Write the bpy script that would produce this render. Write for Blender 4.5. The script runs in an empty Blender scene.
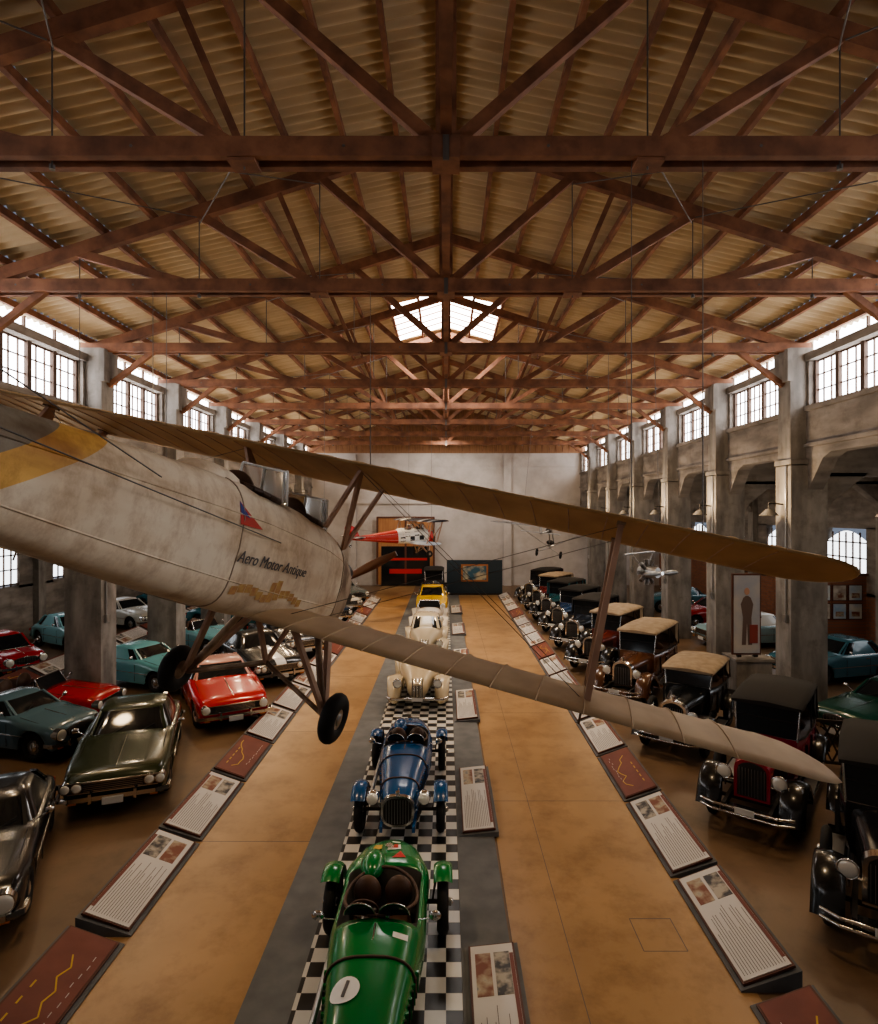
import bpy, math, random
import numpy as np
from mathutils import Vector, Matrix
random.seed(7)
C=bpy.context; D=bpy.data
pi=math.pi
# ------------------------------------------------------------------ materials
def mat(name,col,rough=.6,metal=0.,col2=None,scale=4.,bump=0.,coat=0.,emit=0.,stretch=(1,1,1),detail=5,lo=.35,hi=.65,col3=None,coord='Object'):
    m=D.materials.new(name); m.use_nodes=True
    nt=m.node_tree; b=nt.nodes['Principled BSDF']
    b.inputs['Base Color'].default_value=(*col,1); b.inputs['Roughness'].default_value=rough
    b.inputs['Metallic'].default_value=metal
    if coat: b.inputs['Coat Weight'].default_value=coat; b.inputs['Coat Roughness'].default_value=.06
    if emit:
        b.inputs['Emission Color'].default_value=(*col,1); b.inputs['Emission Strength'].default_value=emit
    if col2 or bump:
        tc=nt.nodes.new('ShaderNodeTexCoord'); mp=nt.nodes.new('ShaderNodeMapping')
        mp.inputs['Scale'].default_value=stretch
        nt.links.new(tc.outputs[coord],mp.inputs['Vector'])
        n=nt.nodes.new('ShaderNodeTexNoise'); n.inputs['Scale'].default_value=scale; n.inputs['Detail'].default_value=detail
        nt.links.new(mp.outputs[0],n.inputs['Vector'])
        if col2:
            r=nt.nodes.new('ShaderNodeValToRGB')
            r.color_ramp.elements[0].position=lo; r.color_ramp.elements[1].position=hi
            r.color_ramp.elements[0].color=(*col,1); r.color_ramp.elements[1].color=(*col2,1)
            if col3:
                e=r.color_ramp.elements.new(min(.95,hi+.12)); e.color=(*col3,1)
            nt.links.new(n.outputs['Fac'],r.inputs[0]); nt.links.new(r.outputs[0],b.inputs['Base Color'])
        if bump:
            bp=nt.nodes.new('ShaderNodeBump'); bp.inputs['Strength'].default_value=bump; bp.inputs['Distance'].default_value=.02
            nt.links.new(n.outputs['Fac'],bp.inputs['Height']); nt.links.new(bp.outputs[0],b.inputs['Normal'])
    return m
_pc={}
def paint(c):
    k=tuple(round(x,3) for x in c)
    if k not in _pc: _pc[k]=mat('car_paint_%d'%len(_pc),c,.25,0.,coat=.35)
    return _pc[k]
M_chrome=mat('chrome',(.66,.65,.63),.14,1.)
M_steel=mat('steel',(.4,.4,.4),.35,.9)
M_black=mat('black_rubber',(.012,.012,.012),.75)
M_dark=mat('dark_interior',(.02,.017,.015),.8)
M_glassd=mat('car_glass',(.012,.014,.016),.08,0)
M_lens=mat('headlight_lens',(.80,.80,.74),.1,.3,coat=1)
M_leather=mat('leather',(.09,.045,.025),.5,0,(.05,.025,.015))
M_canvas=mat('canvas_top',(.38,.30,.21),.9,0,(.29,.22,.15),scale=6)
M_canvasd=mat('canvas_dark',(.022,.020,.018),.9)
M_amber=mat('indicator_amber',(.8,.25,.03),.3)
M_red=mat('tail_red',(.5,.03,.025),.4)
M_white=mat('white_paint',(.8,.79,.75),.4)
M_plate=mat('plate',(.6,.6,.57),.5)
M_wood=mat('timber',(.16,.072,.042),.75,0,(.32,.145,.078),scale=2.2,stretch=(1,1,1),bump=.2)
M_woodl=mat('timber_gable',(.20,.10,.05),.8,0,(.3,.16,.08),scale=3,stretch=(6,1,.3))
M_corr=mat('corrugated_sheet',(.50,.38,.225),.6,0,(.68,.55,.36),scale=1.3,stretch=(.35,2.5,1),lo=.3,hi=.7)
M_conc=mat('concrete_column',(.15,.138,.125),.9,0,(.33,.305,.275),scale=1.4,bump=.4,stretch=(2,2,.55),lo=.32,hi=.68)
M_plas=mat('plaster_wall',(.40,.365,.34),.9,0,(.56,.52,.49),scale=.7,bump=.3,lo=.3,hi=.7)
M_wallc=mat('clerestory_concrete',(.155,.135,.118),.9,0,(.32,.285,.25),scale=1.2,bump=.4,stretch=(.6,.6,2.5),lo=.32,hi=.68)
M_win=mat('daylight_pane',(.97,.97,1.),.5,0,emit=9.5)
M_win2=mat('aisle_pane',(.9,.95,1.),.5,0,emit=3.2)
M_sky=mat('skylight_pane',(1.,.96,.90),.5,0,emit=16.)
M_frame=mat('window_frame_wood',(.10,.06,.04),.7)
M_fab=mat('aged_fabric',(.84,.73,.57),.6,0,(.72,.58,.41),scale=1.5,lo=.40,hi=.60,col3=(.42,.27,.15),bump=.12,stretch=(1.6,.7,2.4),detail=9)
def band_fab(m):
    nt=m.node_tree;b=nt.nodes['Principled BSDF'];tc=nt.nodes.new('ShaderNodeTexCoord');sx=nt.nodes.new('ShaderNodeSeparateXYZ')
    nt.links.new(tc.outputs['Object'],sx.inputs[0])
    ma=nt.nodes.new('ShaderNodeMath');ma.operation='MULTIPLY_ADD';ma.inputs[1].default_value=-1.4
    nt.links.new(sx.outputs[2],ma.inputs[0]);nt.links.new(sx.outputs[1],ma.inputs[2])
    r=nt.nodes.new('ShaderNodeValToRGB');r.color_ramp.interpolation='CONSTANT'
    mr=nt.nodes.new('ShaderNodeMapRange');mr.inputs[1].default_value=-4;mr.inputs[2].default_value=-2
    nt.links.new(ma.outputs[0],mr.inputs[0]);nt.links.new(mr.outputs[0],r.inputs[0])
    e=r.color_ramp.elements;e[0].position=0;e[0].color=(1,1,1,1);e[1].position=.34;e[1].color=(.36,.38,.40,1)
    x=e.new(.50);x.color=(1.0,.70,.25,1);x=e.new(.63);x.color=(1,1,1,1)
    mx=nt.nodes.new('ShaderNodeMix');mx.data_type='RGBA';mx.blend_type='MULTIPLY';mx.inputs[0].default_value=.95
    n2=nt.nodes.new('ShaderNodeTexNoise');n2.inputs['Scale'].default_value=3.;n2.inputs['Detail'].default_value=10;n2.inputs['Roughness'].default_value=.75
    mp=nt.nodes.new('ShaderNodeMapping');mp.inputs['Scale'].default_value=(1,1.5,1.0);nt.links.new(tc.outputs['Object'],mp.inputs[0]);nt.links.new(mp.outputs[0],n2.inputs['Vector'])
    r2=nt.nodes.new('ShaderNodeValToRGB');r2.color_ramp.elements[0].position=.46;r2.color_ramp.elements[0].color=(1,1,1,1);r2.color_ramp.elements[1].position=.72;r2.color_ramp.elements[1].color=(.50,.36,.24,1)
    nt.links.new(n2.outputs['Fac'],r2.inputs[0])
    m2=nt.nodes.new('ShaderNodeMix');m2.data_type='RGBA';m2.blend_type='MULTIPLY';m2.inputs[0].default_value=.75
    src=b.inputs['Base Color'].links[0].from_socket
    nt.links.new(src,mx.inputs[6]);nt.links.new(r.outputs[0],mx.inputs[7]);nt.links.new(mx.outputs[2],m2.inputs[6]);nt.links.new(r2.outputs[0],m2.inputs[7]);nt.links.new(m2.outputs[2],b.inputs['Base Color'])
    return m
band_fab(M_fab)
M_wing=mat('wing_fabric',(.56,.36,.17),.6,0,(.36,.22,.10),scale=2.5,lo=.35,hi=.75,stretch=(1,.5,1),detail=8)
M_wingg=mat('wing_fabric_pale',(.66,.50,.32),.6,0,(.44,.30,.175),scale=2.2,lo=.35,hi=.7,stretch=(1,.5,1),detail=8)
M_strut=mat('strut_wood',(.46,.30,.22),.45,0,(.34,.21,.15),scale=6,stretch=(1,1,.2))
M_prop=mat('propeller_wood',(.22,.08,.035),.3,coat=.5)
M_oil=mat('oily_metal',(.46,.35,.25),.55,.1,(.17,.105,.065),scale=4,lo=.4,hi=.6)
M_cable=mat('cable',(.15,.14,.13),.5,.5)
M_grey=mat('plinth_grey',(.11,.115,.12),.7,0,(.15,.155,.16),scale=3)
M_sheet=mat('panel_sheet',(.58,.56,.54),.5)
M_brown=mat('panel_brown',(.15,.04,.027),.5,0,(.19,.055,.037),scale=3)
M_ink=mat('ink',(.12,.11,.11),.7)
M_photo=mat('printed_photo',(.05,.05,.055),.5,0,(.4,.36,.3),scale=7,lo=.4,hi=.6,detail=3)
M_photo2=mat('printed_photo_tinted',(.20,.07,.04),.5,0,(.42,.36,.26),scale=5,lo=.4,hi=.6,detail=3,col3=(.10,.14,.2))
M_map=mat('printed_yellow',(.55,.35,.06),.5)
M_edge=mat('panel_edge',(.10,.035,.02),.5)
M_lat=mat('lattice',(.05,.035,.025),.7)
M_door=mat('door_wood',(.42,.20,.08),.6,0,(.34,.15,.06),scale=3,stretch=(3,3,.4))
M_brick=mat('brick',(.3,.13,.07),.9)
def brickify(m):
    nt=m.node_tree;b=nt.nodes['Principled BSDF'];t=nt.nodes.new('ShaderNodeTexBrick');tc=nt.nodes.new('ShaderNodeTexCoord')
    sx=nt.nodes.new('ShaderNodeSeparateXYZ');cx=nt.nodes.new('ShaderNodeCombineXYZ')
    nt.links.new(tc.outputs['Object'],sx.inputs[0]);nt.links.new(sx.outputs[1],cx.inputs[0]);nt.links.new(sx.outputs[2],cx.inputs[1])
    t.inputs['Scale'].default_value=2.2;t.inputs['Color1'].default_value=(.3,.12,.06,1);t.inputs['Color2'].default_value=(.22,.09,.05,1);t.inputs['Mortar'].default_value=(.16,.12,.1,1)
    nt.links.new(cx.outputs[0],t.inputs['Vector']);nt.links.new(t.outputs['Color'],b.inputs['Base Color'])
brickify(M_brick)
def stain(m,sc,amt,col,lo=.5,hi=.72):
    nt=m.node_tree;b=nt.nodes['Principled BSDF'];tc=nt.nodes.new('ShaderNodeTexCoord')
    n=nt.nodes.new('ShaderNodeTexNoise');n.inputs['Scale'].default_value=sc;n.inputs['Detail'].default_value=12;n.inputs['Roughness'].default_value=.7;nt.links.new(tc.outputs['Object'],n.inputs['Vector'])
    r=nt.nodes.new('ShaderNodeValToRGB');r.color_ramp.elements[0].position=lo;r.color_ramp.elements[0].color=(1,1,1,1);r.color_ramp.elements[1].position=hi;r.color_ramp.elements[1].color=(*col,1)
    nt.links.new(n.outputs['Fac'],r.inputs[0]);mx=nt.nodes.new('ShaderNodeMix');mx.data_type='RGBA';mx.blend_type='MULTIPLY';mx.inputs[0].default_value=amt
    src=b.inputs['Base Color'].links[0].from_socket;nt.links.new(src,mx.inputs[6]);nt.links.new(r.outputs[0],mx.inputs[7]);nt.links.new(mx.outputs[2],b.inputs['Base Color'])
M_aisle=mat('aisle_concrete',(.30,.178,.078),.34,0,(.43,.265,.125),scale=.5,lo=.3,hi=.7,detail=8,bump=.06)
M_floor=mat('bay_concrete',(.13,.080,.045),.42,0,(.22,.14,.08),scale=.55,lo=.3,hi=.7,detail=8,bump=.06)  # aisle concrete made darker: the shade of the side bays is in the colour
stain(M_aisle,1.3,.8,(.55,.47,.40),.46,.70);stain(M_floor,1.3,.7,(.55,.5,.45));stain(M_conc,2.2,.7,(.5,.46,.42));stain(M_wallc,1.6,.7,(.5,.45,.4));stain(M_plas,.9,.5,(.7,.65,.6));stain(M_wood,3.,.6,(.5,.45,.42))
M_check=D.materials.new('checker_mat');M_check.use_nodes=True
nt=M_check.node_tree;t=nt.nodes.new('ShaderNodeTexChecker');tc=nt.nodes.new('ShaderNodeTexCoord')
t.inputs['Scale'].default_value=1/.235;t.inputs['Color1'].default_value=(.015,.015,.015,1);t.inputs['Color2'].default_value=(.58,.57,.54,1)
nt.links.new(tc.outputs['Object'],t.inputs[0]);nt.links.new(t.outputs[0],nt.nodes['Principled BSDF'].inputs['Base Color']);nt.nodes['Principled BSDF'].inputs['Roughness'].default_value=.35
# ------------------------------------------------------------------ mesh builder
class MB:
    def __init__(s): s.v=[];s.f=[];s.m=[];s.sm=[];s.mats=[];s.X=Matrix.Identity(4)
    def mi(s,m):
        if m not in s.mats: s.mats.append(m)
        return s.mats.index(m)
    def add(s,vs,fs,m,smooth=False):
        o=len(s.v); s.v+= [tuple(s.X@Vector(v)) for v in vs]
        for k,f in enumerate(fs):
            s.f.append([i+o for i in f]); mm=m[k] if isinstance(m,list) else m
            s.m.append(s.mi(mm)); s.sm.append(smooth)
    def box(s,c,d,m,rot=None):
        x,y,z=d[0]/2,d[1]/2,d[2]/2
        vs=[Vector((a*x,b*y,e*z)) for a in(-1,1) for b in(-1,1) for e in(-1,1)]
        if rot is not None: vs=[rot@v for v in vs]
        vs=[v+Vector(c) for v in vs]
        s.add(vs,[(0,1,3,2),(4,6,7,5),(0,4,5,1),(2,3,7,6),(0,2,6,4),(1,5,7,3)],m)
    def beam(s,p,q,w,h,m,up=(0,0,1)):
        p=Vector(p);q=Vector(q);d=(q-p).normalized();u=Vector(up)
        if abs(d.dot(u))>.98:u=Vector((0,1,0))
        a=d.cross(u).normalized();b=a.cross(d).normalized()
        vs=[]
        for e in(p,q):
            for i,j in((-1,-1),(1,-1),(1,1),(-1,1)): vs.append(e+a*i*w/2+b*j*h/2)
        s.add(vs,[(0,1,2,3),(7,6,5,4),(0,4,5,1),(1,5,6,2),(2,6,7,3),(3,7,4,0)],m)
    def cyl(s,p,q,r1,m,r2=None,n=14,mcap=None):
        if r2 is None:r2=r1
        p=Vector(p);q=Vector(q);d=(q-p).normalized();u=Vector((0,0,1)) if abs(d.z)<.9 else Vector((0,1,0))
        a=d.cross(u).normalized();b=a.cross(d)
        vs=[]
        for e,r in((p,r1),(q,r2)):
            for i in range(n):
                t=2*pi*i/n;vs.append(e+a*r*math.cos(t)+b*r*math.sin(t))
        s.add(vs,[(i,(i+1)%n,n+(i+1)%n,n+i) for i in range(n)],m,True)
        s.add(vs,[tuple(range(n))[::-1],tuple(range(n,2*n))],mcap or m)
    def ell(s,c,r,m,n=16,k=10,t0=-pi/2,t1=pi/2,axis=None):
        vs=[];fs=[];rows=k+1
        for j in range(rows):
            t=t0+(t1-t0)*j/k
            for i in range(n):
                a=2*pi*i/n; p=Vector((math.cos(a)*math.cos(t)*r[0],math.sin(a)*math.cos(t)*r[1],math.sin(t)*r[2]))
                if axis is not None:p=axis@p
                vs.append(p+Vector(c))
        for j in range(k):
            for i in range(n): fs.append((j*n+i,j*n+(i+1)%n,(j+1)*n+(i+1)%n,(j+1)*n+i))
        s.add(vs,fs,m,True)
    def torus(s,c,ax,R,r,m,n=24,k=10,flat=1.):
        d=Vector(ax).normalized();u=Vector((0,0,1)) if abs(d.z)<.9 else Vector((0,1,0));a=d.cross(u).normalized();b=a.cross(d)
        vs=[];fs=[]
        for i in range(n):
            t=2*pi*i/n;e=a*math.cos(t)+b*math.sin(t)
            for j in range(k):
                w=2*pi*j/k; vs.append(Vector(c)+e*(R+r*math.cos(w))+d*r*flat*math.sin(w))
        for i in range(n):
            for j in range(k): fs.append((i*k+j,((i+1)%n)*k+j,((i+1)%n)*k+(j+1)%k,i*k+(j+1)%k))
        s.add(vs,fs,m,True)
    def loft(s,rings,m,closed=True,cap0=False,cap1=False,smooth=True,mcap=None):
        n=len(rings[0]);vs=[p for r in rings for p in r];fs=[];ms=[]
        for i in range(len(rings)-1):
            for j in range(n if closed else n-1):
                fs.append((i*n+j,i*n+(j+1)%n,(i+1)*n+(j+1)%n,(i+1)*n+j)); ms.append(m(i,j) if callable(m) else m)
        s.add(vs,fs,ms,smooth)
        cm=mcap or (m(0,0) if callable(m) else m)
        if cap0:s.add(rings[0],[tuple(range(n))],cm)
        if cap1:s.add(rings[-1],[tuple(range(n))[::-1]],cm)
    def tube(s,path,r,m,n=8):
        for a,b in zip(path[:-1],path[1:]):
            if (Vector(a)-Vector(b)).length>1e-5:s.cyl(a,b,r,m,n=n)
    def done(s,name,loc=(0,0,0),rz=0.,parent=None,M=None):
        me=D.meshes.new(name);me.from_pydata(s.v,[],s.f)
        for m in s.mats:me.materials.append(m)
        me.polygons.foreach_set('material_index',s.m);me.polygons.foreach_set('use_smooth',s.sm);me.update()
        import bmesh
        bm=bmesh.new();bm.from_mesh(me);bmesh.ops.recalc_face_normals(bm,faces=bm.faces);bm.to_mesh(me);bm.free()
        o=D.objects.new(name,me);C.collection.objects.link(o)
        if M is not None:o.matrix_world=M
        else:o.location=loc;o.rotation_euler=(0,0,rz)
        if parent:o.parent=parent
        return o
def sup(w,h,n,k,cx=0,cz=0):
    out=[]
    for i in range(k):
        t=2*pi*i/k;c=math.cos(t);q=math.sin(t)
        out.append((cx+w*math.copysign(abs(c)**(2/n),c),cz+h*math.copysign(abs(q)**(2/n),q)))
    return out
def lerp(tab,y):
    ys=[t[0] for t in tab]
    return [float(np.interp(y,ys,[t[k] for t in tab])) for k in range(1,len(tab[0]))]
# ------------------------------------------------------------------ wheels
def wheel(b,x,y,z,r,w,style='disc',side=1,tyre=.085,col=None):
    tw=w/2; R=r-tyre*.9
    b.torus((x,y,z),(1,0,0),r-tyre,tyre,M_black,n=28,k=10,flat=tw/tyre)
    xo=x+side*tw*.55
    if style=='disc':
        b.cyl((x-side*tw*.5,y,z),(xo,y,z),R,M_steel if col is None else col,n=24)
        b.torus((xo,y,z),(1,0,0),R*.92,.018,M_chrome,n=24,k=6)
        b.ell((xo,y,z),(.04,R*.45,R*.45),M_chrome,n=14,k=6)
        for i in range(8):
            t=2*pi*i/8;b.cyl((xo-.01,y+math.cos(t)*R*.7,z+math.sin(t)*R*.7),(xo+side*.006,y+math.cos(t)*R*.7,z+math.sin(t)*R*.7),.025,M_dark,n=6)
    else:
        rm=col or M_steel
        b.torus((x,y,z),(1,0,0),R,.03,rm,n=28,k=6)
        n=14 if style=='spoke' else 12; rr=.008 if style=='wire' else .016
        if style=='wire':n=20
        for i in range(n):
            t=2*pi*i/n; hx=xo if i%2 else x
            b.cyl((hx,y+.04*math.cos(t+.4),z+.04*math.sin(t+.4)),(x,y+R*math.cos(t),z+R*math.sin(t)),rr,rm,n=5)
        b.cyl((x-side*.05,y,z),(x+side*(tw+.03),y,z),.05,rm,n=12);b.ell((x+side*(tw+.03),y,z),(.03,.045,.045),M_chrome,n=10,k=6)
# ------------------------------------------------------------------ 1960s cars
def classic_car(name,loc,rz,col,L=4.3,W=1.75,roof=1.32,open_top=False,roofcol=None,stripe=None,front='quad',ycab=(-.55,1.35),boxy=4.,belt=.9,small=False):
    P=paint(col);RP=paint(roofcol) if roofcol else P
    b=MB();r=.32;R=.385;h=L/2
    ya=[-h*.63,h*.60]
    ys=sorted(set([round(v,3) for v in np.linspace(-h,h,28)]+[round(a+R*math.cos(t),3) for a in ya for t in np.linspace(0,pi,15)]+[-h+.03,h-.03]))
    top=[(-h,belt-.28),(-h+.05,belt-.16),(-h+.25,belt-.10),(-h*.4,belt-.02),(ycab[0],belt+.03),(ycab[1],belt+.02),(h-.3,belt-.06),(h-.05,belt-.14),(h,belt-.24)]
    rings=[]
    for y in ys:
        u=abs(y)/h; w=W/2*(1-.13*u**5); zt=lerp(top,y)[0]
        zb=.24 + (.08*max(0,u-.9)*10)
        for a in ya:
            if abs(y-a)<R: zb=max(zb,.31+math.sqrt(R*R-(y-a)**2))
        z2=max(zb+.012,.5);z3=max(z2+.012,zt-.14)
        half=[(w*.95,zb),(w*1.0,z2),(w*.99,z3),(w*.955,max(z3+.01,zt-.035)),(w*.86,zt),(w*.5,zt+.022),(w*.2,zt+.035)]
        rings.append([(-x,y,z) for x,z in half]+[(x,y,z) for x,z in half[::-1]])
    if open_top:
        for i,y in enumerate(ys):
            if ycab[0]+.12<y<ycab[1]-.1:
                q=rings[i]; rings[i]=[(p[0],p[1],.55) if k in(5,6,7,8) else p for k,p in enumerate(q)]
    SM=paint(stripe) if stripe else None
    def mf(i,j):
        y=(ys[i]+ys[i+1])/2
        if open_top and ycab[0]+.05<y<ycab[1]-.05 and 4<=j<=8: return M_leather
        if SM and j==6: return SM
        return P
    b.loft(rings,mf,closed=False)
    for rg in(rings[0],rings[-1]): b.add(rg,[tuple(range(len(rg)))],P)
    b.box((0,0,.42),(W*.74,L*.9,.36),M_dark)
    for y in ya:
        for s in(-1,1): wheel(b,s*(W/2-.13),y,.322,r,.19,'disc',s)
    # cabin
    c0,c1=ycab; bw=W/2*.90; rw=W/2*.70; k=40
    def ring(y0,y1,w,z,n):
        out=[]
        for x,yy in sup(w,(y1-y0)/2,n,k): out.append((x,yy+(y0+y1)/2,z))
        return out
    if not open_top:
        r0=ring(c0,c1,bw,belt-.0,boxy+2);r1=ring(c0+.48,c1-.38,rw,roof-.06,boxy+1);r2=ring(c0+.56,c1-.45,rw*.93,roof-.015,boxy);r3=ring(c0+.8,c1-.7,rw*.6,roof+.01,3)
        def gf(i,j):
            if i>0:return RP
            t=(j+.5)/k*360
            for c,w in((38,6),(142,6),(218,6),(322,6),(0,5),(180,5)):
                d=abs((t-c+180)%360-180)
                if d<w:return RP
            return M_glassd
        b.loft([r0,r1,r2,r3],gf,closed=True,cap1=True,mcap=RP)
        b.tube([(x,y,belt+.005) for x,y,z in r0]+[r0[0][:2]+(belt+.005,)],.012,M_chrome,n=5)
        for s in(-1,1):
            b.beam((s*bw*.84,c0+.03,belt),(s*rw*.9,c0+.5,roof-.05),.05,.03,RP)
            b.beam((s*bw*.86,c1-.03,belt),(s*rw*.9,c1-.4,roof-.05),.10,.04,RP)
        for s in(-.35,.2):
            b.cyl((s,c0+.02,belt+.04),(s+.28,c0+.16,belt+.14),.007,M_dark,n=5)
    else:
        pth=[(-bw*.8,c0+.1,belt),(-bw*.72,c0+.3,belt+.32),(bw*.72,c0+.3,belt+.32),(bw*.8,c0+.1,belt)]
        b.tube(pth,.018,M_chrome); b.add([pth[0],pth[1],pth[2],pth[3]],[(0,1,2,3)],M_glassd)
        for s in(-1,1):
            b.ell((s*.34,.35,.72),(.25,.25,.14),M_leather);b.ell((s*.34,.62,.92),(.24,.12,.26),M_leather)
        b.torus((-.35,-.02,.95),(0,1,.5),.18,.015,M_dark);b.ell((0,c1-.1,belt+.03),(bw*.8,.22,.09),M_canvasd)
    # front
    zf=belt-.3; f=-h
    if front=='round':
        b.ell((0,f+.02,zf),(.42,.06,.13),M_dark);b.torus((0,f-.0,zf),(0,1,0),.13,.014,M_chrome)
        for i in range(9): b.cyl((-.32+.08*i,f-.045,zf-.08),(-.32+.08*i,f-.045,zf+.08),.007,M_chrome,n=5)
        hl=[(.62,.125)]
    else:
        b.box((0,f-.005,zf),(W*.80,.05,.17),M_dark)
        for i in range(5): b.box((0,f-.035,zf-.065+.033*i),(W*.52,.012,.008),M_chrome)
        b.beam((-W*.4,f-.03,zf+.09),(W*.4,f-.03,zf+.09),.03,.018,M_chrome);b.beam((-W*.4,f-.03,zf-.09),(W*.4,f-.03,zf-.09),.03,.018,M_chrome)
        hl=[(.56,.078),(.735,.078)] if front=='quad' else [(.66,.1)]
    for x,rr in hl:
        x=x*W/1.75
        for s in(-1,1):
            b.cyl((s*x,f+.12,zf+.01),(s*x,f-.045,zf+.01),rr+.015,M_chrome,n=18,mcap=M_chrome);b.ell((s*x,f-.045,zf+.01),(rr,.03,rr),M_lens,n=14,k=6)
    def bumper(y,sg):
        q=[(-W*.5,y-sg*.3,.42),(-W*.49,y-sg*.08,.42),(-W*.38,y,.42),(W*.38,y,.42),(W*.49,y-sg*.08,.42),(W*.5,y-sg*.3,.42)]
        for a,c in zip(q[:-1],q[1:]): b.beam(a,c,.045,.08,M_chrome)
        for s in(-1,1): b.box((s*.36,y+sg*.03,.43),(.05,.05,.17),M_chrome)
    bumper(f-.09,-1);bumper(h+.08,1)
    b.box((0,f-.13,.36),(.34,.015,.12),M_plate)
    for s in(-1,1):
        b.box((s*W*.36,f-.02,.34),(.12,.03,.05),M_amber); b.box((s*W*.36,h+.0,belt-.27),(.28,.05,.1),M_red)
        b.box((s*(W/2+.002),.0,.56),(.012,L*.52,.018),M_chrome)
        b.box((s*(W/2-.02),.45,belt-.1),(.03,.14,.022),M_chrome)
        for y in(c0+.15,c0+1.1): b.box((s*(W/2-.004),y,.55),(.012,.008,.5),M_dark)
        b.cyl((s*W*.44,c0+.25,belt),(s*(W/2+.06),c0+.2,belt+.12),.012,M_chrome,n=6);b.ell((s*(W/2+.08),c0+.2,belt+.14),(.07,.03,.05),M_chrome,n=10,k=6)
        hz=lambda y:lerp(top,y)[0]
        b.tube([(s*W*.40,-h+.12,hz(-h+.12)+.006),(s*W*.40,c0-.08,hz(c0-.08)+.008)],.006,M_dark,n=4)
        b.tube([(s*W*.40,c1+.12,hz(c1+.12)+.006),(s*W*.38,h-.12,hz(h-.12)+.008)],.006,M_dark,n=4)
    b.tube([(0,-h*.9,lerp(top,-h*.9)[0]+.037),(0,-h*.5,lerp(top,-h*.5)[0]+.04),(0,c0-.1,lerp(top,c0-.1)[0]+.037)],.010,M_chrome if not SM else SM,n=5)
    return b.done(name,loc,rz)
# ------------------------------------------------------------------ fenders as swept crowned strips
def fender(b,s,path,x0,x1,m,crown=.05,lip=.09):
    rings=[];n=len(path)
    for i,(y,z) in enumerate(path):
        a=path[max(0,i-1)];c=path[min(n-1,i+1)];ty,tz=c[0]-a[0],c[1]-a[1];l=math.hypot(ty,tz) or 1;ny,nz=-tz/l,ty/l
        if nz<0 and abs(nz)>.2: ny,nz=-ny,-nz
        rg=[]
        for u,o in((0,-.01),(.15,crown*.5),(.5,crown),(.85,crown*.6),(1,0),(1.02,-lip)):
            rg.append((s*(x0+(x1-x0)*u),y+ny*o,z+nz*o))
        rings.append(rg)
    b.loft(rings,m,closed=False)
def arc(yc,zc,R,a0,a1,n=12): return [(yc+R*math.cos(math.radians(a0+(a1-a0)*i/n)),zc+R*math.sin(math.radians(a0+(a1-a0)*i/n))) for i in range(n+1)]
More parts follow.
